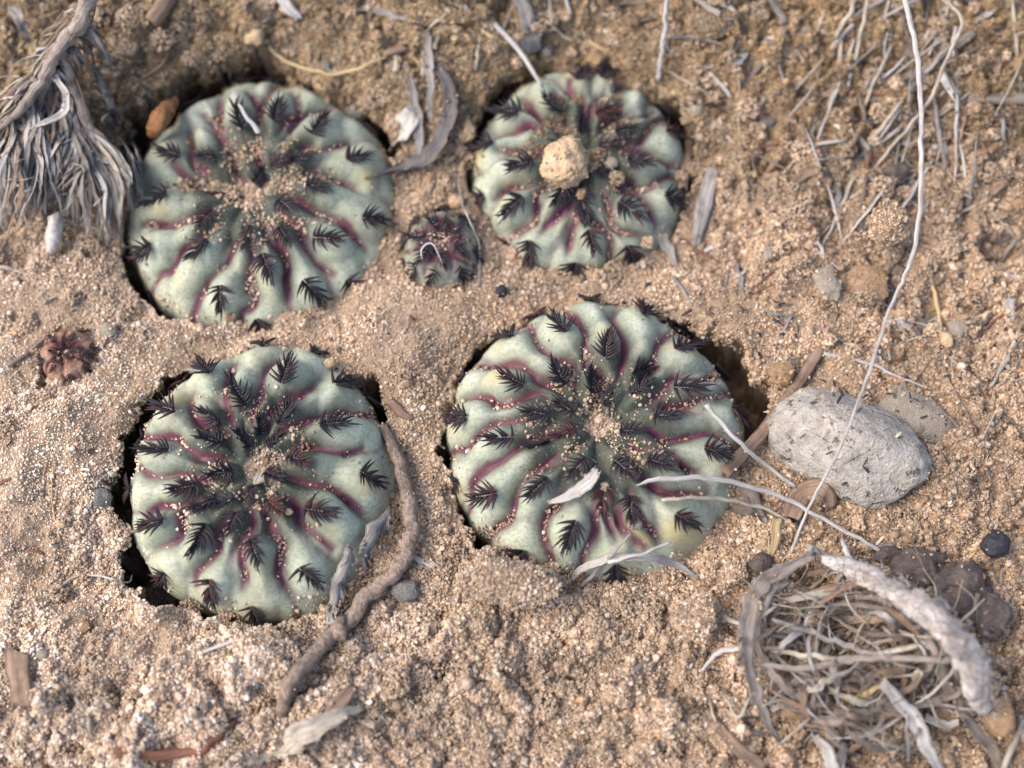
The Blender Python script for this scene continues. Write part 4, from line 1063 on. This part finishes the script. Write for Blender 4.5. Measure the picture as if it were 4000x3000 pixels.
S('dry_leaf', 'dark dry leaf blade beside the broad bleached leaf', 'leaf', CH, [(870, 270, .4), (900, 400, .7), (925, 560, .6), (920, 700, .3)], [10, 40, 50, 20], 'grey', 'blade', curl=.4)
S('dry_leaf', 'broad frayed grey leaf hanging off the bank', 'leaf', CH, [(1345, -20, 1), (1395, 90, .9), (1405, 192, .5)], [50, 76, 94], 'grey', 'blade', curl=.3, ragged=1.6)
S('stick', 'thin grey stem leaning onto the crumb cactus', 'stick', CH, [(1250, 105, .3), (1360, 220, .9), (1455, 372, .3)], [30, 26, 14], 'lilac')
S('straw', 'bent thin straw on the bank beside the frayed leaf', 'straw', CH, [(1490, -10, .6), (1500, 100, .6), (1540, 150, .4), (1595, 178, .2)], [12, 15, 14, 10], 'straw')
S('dry_leaf', 'long flat leaf strip lying along the bank', 'leaf', CH, [(545, -15, .5), (750, 50, .7), (940, 100, .4)], [24, 34, 16], 'grey', 'blade', curl=.3)
S('dry_leaf', 'short broad frayed leaf at the top of the bank', 'leaf', CH, [(310, -20, .6), (355, 30, .8), (405, 85, .3)], [40, 58, 34], 'lilac', 'blade', curl=.3, ragged=1.5)
S('straw', 'small white straw tip poking over the bank', 'straw', CH, [(1560, -15, 1), (1582, 60, .4)], [18, 14], 'white')
S('dry_leaf', 'pale papery leaf sliver at the bank by the upright straw', 'leaf', CH, [(2105, -10, .6), (2160, 25, .6), (2220, 62, .3)], [20, 40, 30], 'straw', 'blade', curl=.3)
S('thread', 'curled pale fibre by the clod over the crack', 'thread', CH, [(145, 190, .3), (160, 235, .5), (195, 230, .6), (200, 185, .5)], [6, 8, 8, 6], 'white')
S('stick', 'cut brown stick end on the bank beside the shrub', 'stick', CA, [(1000, -30, 1.2), (950, 50, 1), (895, 130, .5)], [110, 112, 108], 'brown', ragged=.3)
S('straw', 'white tipped spine fallen on the creased cactus', 'spine', (440, 250, .5244), [(895, 190, .8), (960, 330, 1.2), (1090, 515, .4)], [8, 26, 44], 'white', flat=.5)
S('bone_peg', 'smooth white peg standing in sand under the dead shrub', 'peg', CA, [(330, 1270, 1.6), (315, 1380, 1.4), (298, 1490, .6)], [84, 96, 92, 50], 'fuzz', ragged=.5, rough=.12, K=12)

# orange husk in the crack
hk = S('seed_husk', 'orange brown hairy seed husk lodged in the crack', 'husk', (440, 250, .5244), [(285, 530, 1.2), (335, 445, 1.9), (400, 350, 2.0), (470, 250, 1.4)], [80, 160, 150, 40], 'husk', n=24, K=14, rough=.22, ragged=0, flat=.8)
for dx, dy, ex, ey in ((400, 330, 440, 190), (440, 320, 500, 170), (470, 310, 540, 220), (380, 340, 420, 230), (455, 300, 490, 80)):
    S('husk_hair', None, None, (440, 250, .5244), [(dx, dy, 1.8), ((dx + ex) / 2, (dy + ey) / 2, 1.7), (ex, ey, 1.4)], [22, 14, 5], 'husk', parent=hk, n=7)

# ------------------------------------------------------------------ dead shrub on the upper left
sh = S('dead_shrub', 'shaggy dead grey shrub branch with shredded leaves', 'shrub', CA, [(535, -60, 9), (510, 40, 9), (470, 140, 9), (400, 225, 9), (320, 335, 8.5), (245, 470, 8), (120, 640, 7), (-40, 780, 6)], [92, 92, 88, 84, 76, 64, 54, 44], 'shred', rough=.32, K=12, n=40)
S('branch', None, None, CA, [(360, 300, 8), (420, 480, 6.5), (500, 700, 5), (570, 860, 4.5), (590, 960, 4)], [70, 66, 64, 60, 50], 'shred', rough=.25, parent=sh)
S('branch', None, None, CA, [(300, 420, 7.5), (220, 620, 6), (180, 800, 4.5), (150, 900, 4)], [66, 60, 56, 40], 'shred', rough=.25, parent=sh)
S('branch', None, None, CA, [(560, 400, 4), (640, 620, 3), (740, 800, 2.2), (830, 960, 1.2)], [44, 60, 54, 30], 'wood', rough=.45, parent=sh)
rs = random.Random(5)
def leaf(a, b, ha, hb, w, bow, mat, twist=0.0):
    mx, my = (a[0] + b[0]) / 2 + bow[0], (a[1] + b[1]) / 2 + bow[1]
    hm = (ha + hb) / 2 + 1.0
    S('dry_leaf', None, None, CA, [(a[0], a[1], ha), ((a[0] + mx) / 2 + bow[0] * .3, (a[1] + my) / 2, (ha + hm) / 2 + .5), (mx, my, hm), ((b[0] + mx) / 2, (b[1] + my) / 2, (hb + hm) / 2), (b[0], b[1], hb)],
      [w * .7, w, w * .95, w * .7, w * .18], mat, 'blade', parent=sh, curl=rs.uniform(.25, .6), twist=twist, n=14, flat=.10, rough=.3)
for i in range(110):            # fan hanging off the middle branch
    t = rs.random()
    a = (590 - 180 * t + rs.uniform(-45, 45), 960 - 330 * t + rs.uniform(-60, 60))
    e = rs.choice([(400, 1270), (480, 1330), (550, 1390), (620, 1420), (690, 1400), (745, 1230), (330, 1180), (240, 1250), (300, 1120)])
    b = (e[0] + rs.uniform(-45, 45), e[1] + rs.uniform(-60, 40))
    leaf(a, b, 4.5 + t, rs.uniform(.3, 2.5), rs.uniform(8, 38), (rs.uniform(-50, 90) + (40 if b[0] > 560 else -30), rs.uniform(-20, 20)), rs.choice(['shred', 'shred', 'straw', 'lilac', 'grey']), rs.uniform(-.6, .6))
for i in range(230):            # mass on the outer side
    t = rs.random()
    a = (380 - 330 * t + rs.uniform(-70, 70), 380 + 420 * t + rs.uniform(-90, 90))
    b = (a[0] - 60 + rs.uniform(-120, 190), min(a[1] + rs.uniform(250, 620), 1440))
    leaf(a, b, 7 - 2 * t, rs.uniform(.5, 3.5), rs.uniform(8, 36), (rs.uniform(-110, 110), rs.uniform(-60, 60)), rs.choice(['shred', 'shred', 'brown', 'grey', 'lilac']), rs.uniform(-.6, .6))
for i in range(70):            # up the stem
    t = rs.random()
    a = (490 - 260 * t + rs.uniform(-20, 20), 120 + 360 * t)
    side = rs.choice((-1, 1, 1))
    b = (a[0] + side * rs.uniform(40, 190), a[1] + rs.uniform(70, 290))
    leaf(a, b, 8.5 - t, rs.uniform(1.5, 6), rs.uniform(7, 22), (side * rs.uniform(10, 40), 0), rs.choice(['shred', 'lilac', 'grey', 'wood']), rs.uniform(-.5, .5))
for i in range(120):           # matted leaves round the stem, down its outer side
    t = rs.random()
    a = (520 - 500 * t + rs.uniform(-40, 40), 30 + 680 * t + rs.uniform(-60, 60))
    b = (a[0] - rs.uniform(20, 260), a[1] + rs.uniform(40, 420))
    leaf(a, b, 8.5 - 2 * t + rs.uniform(-.5, 1.2), rs.uniform(.5, 6), rs.uniform(6, 24), (rs.uniform(-70, 50), rs.uniform(-40, 40)), rs.choice(['shred', 'shred', 'brown', 'lilac', 'straw', 'wood']), rs.uniform(-.8, .8))
for i in range(60):            # loose wisps sticking out
    a = (rs.uniform(60, 640), rs.uniform(250, 1150)); g_ = rs.uniform(0, 6.28); L = rs.uniform(60, 230)
    leaf(a, (a[0] + L * math.cos(g_), a[1] + L * math.sin(g_) * .8 + 40), rs.uniform(2, 6.5), rs.uniform(1, 6), rs.uniform(4, 11), (rs.uniform(-40, 40), rs.uniform(-40, 40)), rs.choice(['straw', 'lilac', 'shred', 'grey']), 0)
leaf((335, 460), (170, 760), 8, 6.5, 44, (130, 60), 'lilac', .4)
leaf((60, 40), (180, 260), 3, 2, 60, (20, 0), 'grey', .3)
for i in range(30):            # scaly shoot beside the creased cactus
    t = rs.random()
    a = (600 + 200 * t, 560 + 330 * t); sd = rs.choice((-1, 1))
    b = (a[0] + sd * rs.uniform(20, 60), a[1] + rs.uniform(-30, 50))
    leaf(a, b, 3.2 - 1.8 * t, 2.6 - 1.8 * t, rs.uniform(9, 16), (0, 0), rs.choice(['wood', 'shred', 'dark']))
for i in range(10):
    a = (640 + rs.uniform(-60, 160), 780 + rs.uniform(-80, 160)); b = (a[0] + rs.uniform(40, 170), a[1] + rs.uniform(150, 380))
    leaf(a, b, 3, .5, rs.uniform(9, 18), (rs.uniform(-20, 30), 0), rs.choice(['wood', 'grey']))

# ------------------------------------------------------------------ dry tangle on the lower right
clump = link('dead_clump', None, None, Vector(spot(*at(CD, 1000, 300)) * MM))
tag(clump, 'tangled clump of dead grey brown stems with a broad pale arching strip', 'dead plant')
fz = S('fuzzy_strip', None, None, CD, [(1060, 262, 2.5), (1300, 365, 4.5), (1550, 500, 6), (1750, 650, 7), (1880, 800, 7), (1960, 1000, 5.5), (1985, 1170, 3.5)], [70, 118, 140, 150, 160, 165, 70], 'fuzz', 'blade', flat=.35, curl=-.25, rough=.14, n=60, parent=clump)
FV, FF = [], []
fp = [(1090, 270, 3), (1300, 365, 5), (1550, 500, 6.5), (1750, 650, 7.5), (1880, 800, 7.5), (1960, 1000, 6), (1985, 1150, 4)]
FP = np.array([spot(*at(CD, x, y), h + .6) for x, y, h in fp]); FC = catmull(FP, 60)
fr = np.random.default_rng(9)
for i in range(700):
    c0 = FC[fr.integers(3, 58)] + fr.normal(0, .8, 3) * [1, 1, .5]
    d = FC[-1] - FC[0]; d = d / np.linalg.norm(d) + fr.normal(0, .7, 3); d = d / np.linalg.norm(d) * fr.uniform(.5, 1.3)
    s_ = np.cross(d, [0, 0, 1]); s_ = s_ / (np.linalg.norm(s_) + 1e-6) * .05
    b0 = len(FV); FV += [c0 - s_, c0 + s_, c0 + [0, 0, .08], c0 + d]
    FF += [(b0, b0 + 1, b0 + 3), (b0 + 1, b0 + 2, b0 + 3), (b0 + 2, b0, b0 + 3)]
fo = place('fuzz', FV, FF, M['fuzz'], np.zeros((len(FV), 2)), np.zeros(3), None)
fo.parent = fz; fo.location = -Vector(fz.location) - Vector(clump.location)
tag(fo, kind='stuff')
S('strap_leaf', None, None, CD, [(1010, 240, 2), (800, 340, 3), (690, 440, 3.5), (620, 600, 4), (605, 800, 4), (650, 1000, 3.5), (720, 1180, 2.4), (810, 1330, .6)], [40, 70, 84, 88, 84, 74, 56, 30], 'shred', 'blade', curl=.4, twist=.4, n=40, parent=clump, rough=.25)
TG = 'stems of the dry tangle'
for pts, w, m in [([(760, 800, 2), (1000, 830, 3), (1200, 850, 3.4), (1600, 770, 4)], [30, 34, 36, 30], 'straw'), ([(640, 870, 3), (950, 900, 3.6), (1300, 840, 4), (1700, 850, 4), (2000, 870, 4)], [24, 36, 40, 36, 24], 'shred'),
                  ([(760, 1145, 1), (1000, 1010, 2.4), (1200, 920, 3)], [30, 44, 30], 'straw'), ([(760, 620, 2), (1000, 700, 3), (1200, 770, 3.5), (1420, 850, 3.6)], [24, 34, 36, 30], 'grey'),
                  ([(1160, 1110, 1.5), (1300, 1050, 2.5), (1460, 930, 3.2)], [30, 40, 30], 'yellow'), ([(1000, 1100, 1), (1200, 1160, 1.6), (1420, 1195, 1)], [60, 60, 40], 'straw'),
                  ([(1390, 990, 3), (1560, 1180, 3), (1680, 1400, 2.5), (1730, 1500, 2)], [60, 84, 60, 50], 'lilac'), ([(440, 495, .3), (480, 600, 1), (610, 655, 1.8)], [24, 32, 26], 'straw'),
                  ([(355, 915, .2), (450, 810, 1.4), (600, 780, 2)], [16, 34, 30], 'lilac'), ([(380, 1150, .4), (520, 1320, 1), (720, 1490, 1)], [50, 66, 60], 'brown'),
                  ([(980, 1220, .8), (1080, 1400, 1.6), (1120, 1500, 1.4)], [30, 66, 60], 'lilac'), ([(1150, 1500, 1), (1175, 1330, 1)], [50, 44], 'grey'),
                  ([(1700, 890, 3), (1850, 1130, 2.8), (2000, 1340, 2.2), (2110, 1500, 2)], [40, 60, 60, 56], 'wood'), ([(2215, 1190, 1.6), (2150, 1340, 2), (2085, 1500, 2)], [20, 34, 34], 'straw'),
                  ([(790, 520, 2), (1000, 475, 3), (1170, 430, 3)], [30, 46, 30], 'straw'), ([(1165, 150, 1.6), (1190, 230, 2), (1230, 310, 2)], [20, 36, 30], 'white'), ([(1620, 920, 3.4), (1555, 1015, 3)], [46, 50], 'straw'),
                  ([(1100, 600, 2), (1300, 700, 2.4), (1560, 720, 2.6)], [20, 36, 24], 'wood'), ([(1250, 480, 1.6), (1240, 620, 2), (1180, 730, 2)], [18, 24, 18], 'shred'), ([(860, 400, 2), (760, 470, 2.6), (700, 620, 2.6)], [30, 40, 20], 'grey'),
                  ([(1600, 700, 3), (1700, 800, 3.6), (1640, 960, 2.6)], [30, 40, 20], 'shred'), ([(1730, 930, 2), (1840, 1050, 2), (1880, 1200, 1.4)], [14, 24, 18], 'straw'), ([(1100, 1000, 1), (1400, 930, 2.2), (1600, 950, 2.2)], [26, 36, 22], 'shred'),
                  ([(640, 1060, 1), (560, 1180, .6), (500, 1070, .4)], [20, 26, 12], 'straw'), ([(900, 320, 2), (1000, 210, 1.6), (1080, 330, 2.2)], [26, 40, 30], 'grey'), ([(1640, 1180, 1), (1740, 1230, 1.2), (1840, 1210, .8)], [40, 50, 30], 'fuzz'),
                  ([(700, 700, 1.5), (820, 720, 1.8), (1000, 780, 2)], [14, 22, 14], 'dark'), ([(1300, 1180, .6), (1380, 1260, 1), (1540, 1300, .6)], [14, 24, 14], 'straw')]:
    S('stem', None, None, CD, pts, w, m, 'blade' if w[len(w) // 2] > 44 else 'tube', parent=clump, curl=.3, flat=None if w[len(w) // 2] > 44 else .7)

rt = random.Random(31)
for i in range(150):           # curling fibres of the clump
    cx_, cy_ = 1250 + rt.uniform(-120, 160), 800 + rt.uniform(-60, 120)
    ra, rb = rt.uniform(250, 640), rt.uniform(230, 540)
    a0, da = rt.uniform(0, 6.283), rt.uniform(.5, 1.6) * rt.choice((-1, 1))
    hh = rt.uniform(.4, 6.0)
    pts = [(cx_ + ra * (1 - .12 * k) * math.cos(a0 + da * k / 3), cy_ + rb * (1 - .08 * k) * math.sin(a0 + da * k / 3), max(.2, hh * (1 - abs(k - 1.5) / 2.4))) for k in range(4)]
    if any(x < 560 or y < 180 for x, y, _ in pts): continue
    w = rt.uniform(8, 40)
    S('stem', None, None, CD, pts, [w * .6, w, w * .8, w * .3], rt.choice(['shred', 'shred', 'shred', 'straw', 'wood', 'brown', 'brown', 'lilac']), 'blade' if w > 18 else 'tube', parent=clump, curl=.3, twist=rt.uniform(-.5, .5), n=14, K=6, rough=.2)
for i in range(120):           # fine wisps
    x, y = 1280 + rt.gauss(0, 330), 820 + rt.gauss(0, 260)
    a, L = rt.uniform(0, 6.28), rt.uniform(100, 420); k_ = rt.uniform(-.4, .4); hh = rt.uniform(.5, 6.5); w = rt.uniform(4, 11)
    dx, dy = math.cos(a) * L / 2, math.sin(a) * L / 2
    S('stem', None, None, CD, [(x - dx, y - dy, max(.2, hh - 1)), (x - dy * k_, y + dx * k_, hh), (x + dx, y + dy, max(.2, hh - .5))], [w * .6, w, w * .4], rt.choice(['straw', 'shred', 'lilac', 'wood']), parent=clump, n=9, K=5, rough=.2)
for i in range(80):            # straight bits caught in it
    x, y = 1250 + rt.uniform(-560, 620), 850 + rt.uniform(-420, 520)
    a, L = rt.gauss(.0, .8), rt.uniform(120, 420)
    hh = rt.uniform(.4, 3.4); w = rt.uniform(7, 26)
    S('stem', None, None, CD, [(x - math.cos(a) * L / 2, y - math.sin(a) * L / 2, hh), (x + rt.uniform(-15, 15), y + rt.uniform(-25, 25), hh + .4), (x + math.cos(a) * L / 2, y + math.sin(a) * L / 2, max(.2, hh - .6))], [w * .6, w, w * .4],
      rt.choice(['shred', 'straw', 'grey', 'wood', 'brown', 'straw']), 'blade' if w > 18 else 'tube', parent=clump, curl=.3, n=9, K=6, rough=.2)

# ------------------------------------------------------------------ small litter scattered over the soil
rl = random.Random(12)
def scatter_bits(n, box, lens, ws, mats, name, label, cat, group, shape='tube'):
    x0, y0, x1, y1 = box
    for i in range(n):
        x, y = rl.uniform(x0, x1), rl.uniform(y0, y1)
        if any(((x - c['c'][0]) / (c['r'][0] + 60)) ** 2 + ((y - c['c'][1]) / (c['r'][1] + 60)) ** 2 < 1 for c in CACTI.values()): continue
        a, L = rl.uniform(0, math.pi), rl.uniform(*lens)
        dx, dy = math.cos(a) * L / 2, math.sin(a) * L / 2
        k = rl.uniform(-.15, .15)
        w = rl.uniform(*ws)
        mt = rl.choice(mats)
        S(name, f'{HUE[mt]} {label} beside {beside(x, y)}', cat, (0, 0, 1), [(x - dx, y - dy), (x - dy * k, y + dx * k), (x + dx, y + dy)], [w * .7, w, w * .4], mt, shape, group=group, n=8, K=6, curl=.3)
for i in range(64):
    x, y = rl.triangular(2800, 4000, 3550), rl.uniform(-40, 850)
    a, L = rl.gauss(1.95, .62), rl.uniform(120, 420)
    w = rl.uniform(7, 21); hh = rl.uniform(0, 1.2); mt = rl.choice(['straw', 'straw', 'lilac', 'grey', 'grey', 'wood', 'brown'])
    S('straw', f"{HUE[mt]} {'long' if L > 270 else 'short'} {'stout' if w > 17 else 'thin'} straw matted beside {beside(x, y)}", 'straw', (0, 0, 1), [(x - math.cos(a) * L / 2, y - math.sin(a) * L / 2, hh), (x + rl.uniform(-9, 9), y, hh * .8 + .1), (x + math.cos(a) * L / 2, y + math.sin(a) * L / 2, .1)],
      [w * .8, w, w * .5], mt, group='matted straws in the corner litter', n=9, K=6, flat=.6, rough=.2)
scatter_bits(90, (2600, 0, 4000, 1300), (60, 260), (7, 20), ['straw', 'grey', 'wood', 'lilac', 'redbrown'], 'straw_bit', 'hair-thin straw bit on the litter slope', 'straw', 'thin straw bits on the litter slope')
scatter_bits(46, (2600, 0, 4000, 1400), (50, 150), (18, 50), ['grey', 'wood', 'dark', 'lilac', 'brown'], 'leaf_flake', 'small leaf flake on the litter slope', 'leaf flake', 'leaf flakes on the litter slope', 'blade')
scatter_bits(54, (500, 0, 2700, 330), (35, 150), (5, 22), ['straw', 'grey', 'wood', 'brown', 'yellow', 'dark'], 'straw_bit', 'small straw bit on the bank', 'straw', 'straw bits on the bank')
scatter_bits(16, (2900, 1300, 4000, 2400), (40, 180), (5, 12), ['straw', 'grey', 'wood'], 'straw_bit', 'thin straw bit on the sand', 'straw', 'straw bits around the pebble')
scatter_bits(22, (0, 1000, 2700, 3000), (30, 110), (4, 9), ['straw', 'grey', 'wood', 'dark'], 'straw_bit', 'fine straw sliver on bare sand', 'straw', 'fine slivers on bare sand')
scatter_bits(16, (2750, 2250, 3950, 3000), (80, 330), (9, 30), ['straw', 'grey', 'wood', 'shred'], 'straw_bit', 'loose stem piece on soil', 'straw', 'stem pieces under the tangle')

# ------------------------------------------------------------------ loose sand: grains too many to count
def grain_cloud(name, pos, size, col, label, seed=0):
    n = len(pos)
    r = np.random.default_rng(seed)
    me = bpy.data.meshes.new(name)
    me.vertices.add(n); me.vertices.foreach_set('co', (np.asarray(pos) * MM).astype(np.float32).ravel())
    def put(nm, typ, key, arr):
        a = me.attributes.new(nm, typ, 'POINT'); a.data.foreach_set(key, np.ascontiguousarray(arr).ravel())
    put('rot', 'FLOAT_VECTOR', 'vector', (r.random((n, 3)) * 6.283).astype(np.float32))
    sc3 = np.asarray(size)[:, None] * (.75 + .5 * r.random((n, 3))) * .5 * MM
    put('scl', 'FLOAT_VECTOR', 'vector', sc3.astype(np.float32))
    put('gcol', 'FLOAT_COLOR', 'color', np.hstack([col, np.ones((n, 1))]).astype(np.float32))
    put('pick', 'INT', 'value', r.integers(0, 5, n).astype(np.int32))
    o = link(name, me)
    ng = bpy.data.node_groups.new(name, 'GeometryNodeTree')
    ng.interface.new_socket('Geometry', in_out='INPUT', socket_type='NodeSocketGeometry')
    ng.interface.new_socket('Geometry', in_out='OUTPUT', socket_type='NodeSocketGeometry')
    N, Lk = ng.nodes, ng.links
    gi, go = N.new('NodeGroupInput'), N.new('NodeGroupOutput')
    join = N.new('GeometryNodeJoinGeometry')
    for k in range(5):
        s = N.new('GeometryNodeMeshIcoSphere'); s.inputs['Radius'].default_value = 1; s.inputs['Subdivisions'].default_value = 2
        nz = N.new('ShaderNodeTexNoise'); nz.noise_dimensions = '4D'; nz.inputs['W'].default_value = k * 3.7; nz.inputs['Scale'].default_value = .9
        nz.inputs['Detail'].default_value = 1
        sub = N.new('ShaderNodeVectorMath'); sub.operation = 'SUBTRACT'; sub.inputs[1].default_value = (.5,) * 3
        scl = N.new('ShaderNodeVectorMath'); scl.operation = 'SCALE'; scl.inputs['Scale'].default_value = 1.5
        sp = N.new('GeometryNodeSetPosition'); sm = N.new('GeometryNodeSetMaterial'); sm.inputs['Material'].default_value = M['grain']
        gt = N.new('GeometryNodeGeometryToInstance')
        Lk.new(nz.outputs['Color'], sub.inputs[0]); Lk.new(sub.outputs[0], scl.inputs[0]); Lk.new(scl.outputs[0], sp.inputs['Offset'])
        Lk.new(s.outputs['Mesh'], sp.inputs['Geometry']); Lk.new(sp.outputs[0], sm.inputs['Geometry']); Lk.new(sm.outputs[0], gt.inputs[0])
        Lk.new(gt.outputs[0], join.inputs[0])
    def named(nm, typ):
        a = N.new('GeometryNodeInputNamedAttribute'); a.data_type = typ; a.inputs[0].default_value = nm
        return a.outputs[0]
    ip = N.new('GeometryNodeInstanceOnPoints')
    Lk.new(gi.outputs[0], ip.inputs['Points']); Lk.new(join.outputs[0], ip.inputs['Instance'])
    ip.inputs['Pick Instance'].default_value = True
    Lk.new(named('pick', 'INT'), ip.inputs['Instance Index'])
    e2r = N.new('FunctionNodeEulerToRotation'); Lk.new(named('rot', 'FLOAT_VECTOR'), e2r.inputs[0])
    Lk.new(e2r.outputs[0], ip.inputs['Rotation']); Lk.new(named('scl', 'FLOAT_VECTOR'), ip.inputs['Scale'])
    Lk.new(ip.outputs[0], go.inputs[0])
    md = o.modifiers.new('grains', 'NODES'); md.node_group = ng
    me.materials.append(M['grain'])
    tag(o, label, 'sand', None, 'stuff')
    return o

def grain_colour(x, y, r):
    n = len(x)
    pal = np.array([[.42, .312, .215], [.48, .370, .262], [.35, .250, .165], [.54, .44, .335], [.66, .585, .49], [.42, .265, .150], [.20, .145, .105], [.05, .045, .045]])
    pr = np.array([.29, .25, .18, .12, .025, .06, .055, .02])
    c = pal[r.choice(len(pal), n, p=pr / pr.sum())]
    big = fbm(x, y, 26, 3, 33); mid = fbm(x, y, 6, 3, 35)
    # paler crust at the lower left, partly sunlit brightness painted into the colour, browner soil with humus at the top
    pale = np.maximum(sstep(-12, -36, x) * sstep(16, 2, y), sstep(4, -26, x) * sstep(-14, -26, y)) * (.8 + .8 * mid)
    humus = sstep(14, 34, y)
    f = 1 + .42 * big + .45 * mid
    c = c * f[:, None]
    c = c * (1 + .16 * crust_at(x, y)[:, None])
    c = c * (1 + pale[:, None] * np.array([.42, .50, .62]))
    c = c * (1 - humus[:, None] * np.array([.36, .39, .52]))
    east = sstep(8, 32, x)
    c = c * (1 - east[:, None] * np.array([.04, .09, .15]))
    c = c * np.array([.90, .875, .88])
    return np.clip(c * (.72 + .5 * r.random((n, 1))), .01, .85)

def scatter():
    r = np.random.default_rng(21)
    step = .20
    xs, ys = np.arange(-62, 62, step), np.arange(-42, 52, step)
    X, Y = np.meshgrid(xs, ys)
    X = X.ravel() + r.uniform(-.5, .5, X.size) * step; Y = Y.ravel() + r.uniform(-.5, .5, Y.size) * step
    # more grains where the surface is steep
    gi_ = np.clip(np.searchsorted(gx, X), 1, nx - 1); gj_ = np.clip(np.searchsorted(gy, Y), 1, ny - 1)
    SL = np.hypot(*np.gradient(Z0, gy, gx))
    sl = SL[gj_, gi_]
    st = np.where((sl > 1.0) & (Z0[gj_, gi_] > -9))[0]
    reps = np.minimum(sl[st].astype(int), 5)
    ex = np.repeat(st, reps)
    X = np.concatenate([X, X[ex] + r.uniform(-.2, .2, len(ex))]); Y = np.concatenate([Y, Y[ex] + r.uniform(-.2, .2, len(ex))])
    Z = soil(X, Y)
    # leave out what the cactus bodies hide
    keep = np.ones(len(X), bool)
    for c in CACTI.values():
        dx, dy = X - c['x'], Y - c['y']
        keep &= ~(np.hypot(dx, dy) < .93 * outline(c, np.arctan2(dy, dx)))
    # and what lies well outside the picture
    ax = np.abs(X) / (CAM[2] * math.cos(TILT) + (Y - CAM[1]) * math.sin(TILT) - Z * math.cos(TILT))
    keep &= ax < .36 + .06
    X, Y, Z = X[keep], Y[keep], Z[keep]
    X, Y = undercut(X, Y, Z)
    crust = crust_at(X, Y)
    drop = r.random(len(X)) < .30 * crust
    X, Y, Z, crust = X[~drop], Y[~drop], Z[~drop], crust[~drop]
    size = np.clip(r.lognormal(-1.45, .32, len(X)), .12, .65) * (1 - .42 * crust)
    coarse = r.random(len(X)) < .012
    size = np.where(coarse, size * r.uniform(1.4, 2.4, len(X)), size)
    P = np.stack([X, Y, Z + size * r.uniform(.0, .42, len(X))], -1)
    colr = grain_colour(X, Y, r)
    # crumbs: little aggregates of grains stuck together
    CP, CS, CC_ = [], [], []
    for _ in range(2600):
        i = int(r.integers(len(X)))
        if Z[i] < -3 or r.random() < crust[i]: continue
        R_ = float(np.clip(r.lognormal(-.75, .45), .25, 1.4))
        m = int(26 * (R_ / .5) ** 2)
        d = r.normal(size=(m, 3)); d /= np.linalg.norm(d, axis=1)[:, None]
        d *= R_ * np.array([1, 1, .8]) * r.uniform(.75, 1.05, (m, 1)); d[:, 2] = np.abs(d[:, 2]) * 1.0
        CP.append(P[i] + d - [0, 0, .15 * R_]); CS.append(np.clip(r.lognormal(-1.45, .3, m), .12, .5)); CC_.append(np.repeat(np.array([[.39, .285, .195]]) * r.uniform(.75, 1.2), m, 0) * r.uniform(.75, 1.2, (m, 1)))
    P = np.vstack([P] + CP); size = np.concatenate([size] + CS); colr = np.vstack([colr] + CC_)
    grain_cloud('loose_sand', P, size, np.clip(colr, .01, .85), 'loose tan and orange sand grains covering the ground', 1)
    P2 = np.array([g[0] for g in GRAIN_SPOTS]); s2 = np.array([g[1] for g in GRAIN_SPOTS])
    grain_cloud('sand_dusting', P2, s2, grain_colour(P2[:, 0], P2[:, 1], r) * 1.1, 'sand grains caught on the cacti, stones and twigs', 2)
scatter()

# ------------------------------------------------------------------ plant crumbs mixed into the soil, too small and many to count
def plant_crumbs(n=5200):
    r = np.random.default_rng(77)
    V, F, Cc = [], [], []
    pal = np.array([[.035, .032, .034], [.06, .05, .045], [.16, .12, .085], [.28, .23, .17], [.40, .35, .28], [.12, .05, .035]])
    k = 0
    while k < n:
        x, y = r.uniform(-60, 60), r.uniform(-40, 50)
        dens = .10 + .9 * max(sstep(16, 34, y), sstep(16, 34, x) * sstep(-16, 4, y), .8 * sstep(12, 24, x) * sstep(-12, -20, y))
        if r.random() > dens: continue
        if any(math.hypot(x - c['x'], y - c['y']) < 1.03 * float(outline(c, math.atan2(y - c['y'], x - c['x']))) for c in CACTI.values()): continue
        k += 1
        L = float(np.clip(r.lognormal(-.35, .6), .25, 3.2)); w = L * r.uniform(.06, .5) if L < 1 else r.uniform(.06, .3)
        a = r.uniform(0, math.pi); z = cover(x, y) + r.uniform(.0, .3)
        d = np.array([math.cos(a), math.sin(a), r.normal() * .25]); s = np.array([-math.sin(a), math.cos(a), r.normal() * .3]); u = np.array([0, 0, max(.04, w * .4)])
        c0 = np.array([x, y, z]); b = len(V)
        V += [c0 - d * L / 2 - s * w * .35, c0 - d * L / 2 + s * w * .35, c0 + s * w / 2 + u, c0 - s * w / 2 + u, c0 + d * L / 2 - s * w * .15, c0 + d * L / 2 + s * w * .2, c0 - u * .5]
        F += [(b, b + 1, b + 2, b + 3), (b + 3, b + 2, b + 5, b + 4), (b, b + 3, b + 6), (b + 3, b + 4, b + 6), (b + 1, b + 6, b + 2), (b + 2, b + 6, b + 5), (b, b + 6, b + 1), (b + 4, b + 5, b + 6)]
        Cc += [pal[r.choice(6, p=[.24, .2, .24, .18, .09, .05])] * r.uniform(.7, 1.3)] * 7
    t = NT('plant_crumb'); t.base(t.attr('lc').outputs['Color'], .8, .2)
    o = place('plant_litter', V, F, t.m, None, np.zeros(3), None, False)
    at_ = o.data.attributes.new('lc', 'FLOAT_COLOR', 'POINT')
    at_.data.foreach_set('color', np.hstack([np.array(Cc), np.ones((len(Cc), 1))]).astype(np.float32).ravel())
    tag(o, 'dark and straw coloured plant crumbs mixed into the soil', 'litter', None, 'stuff')
plant_crumbs()
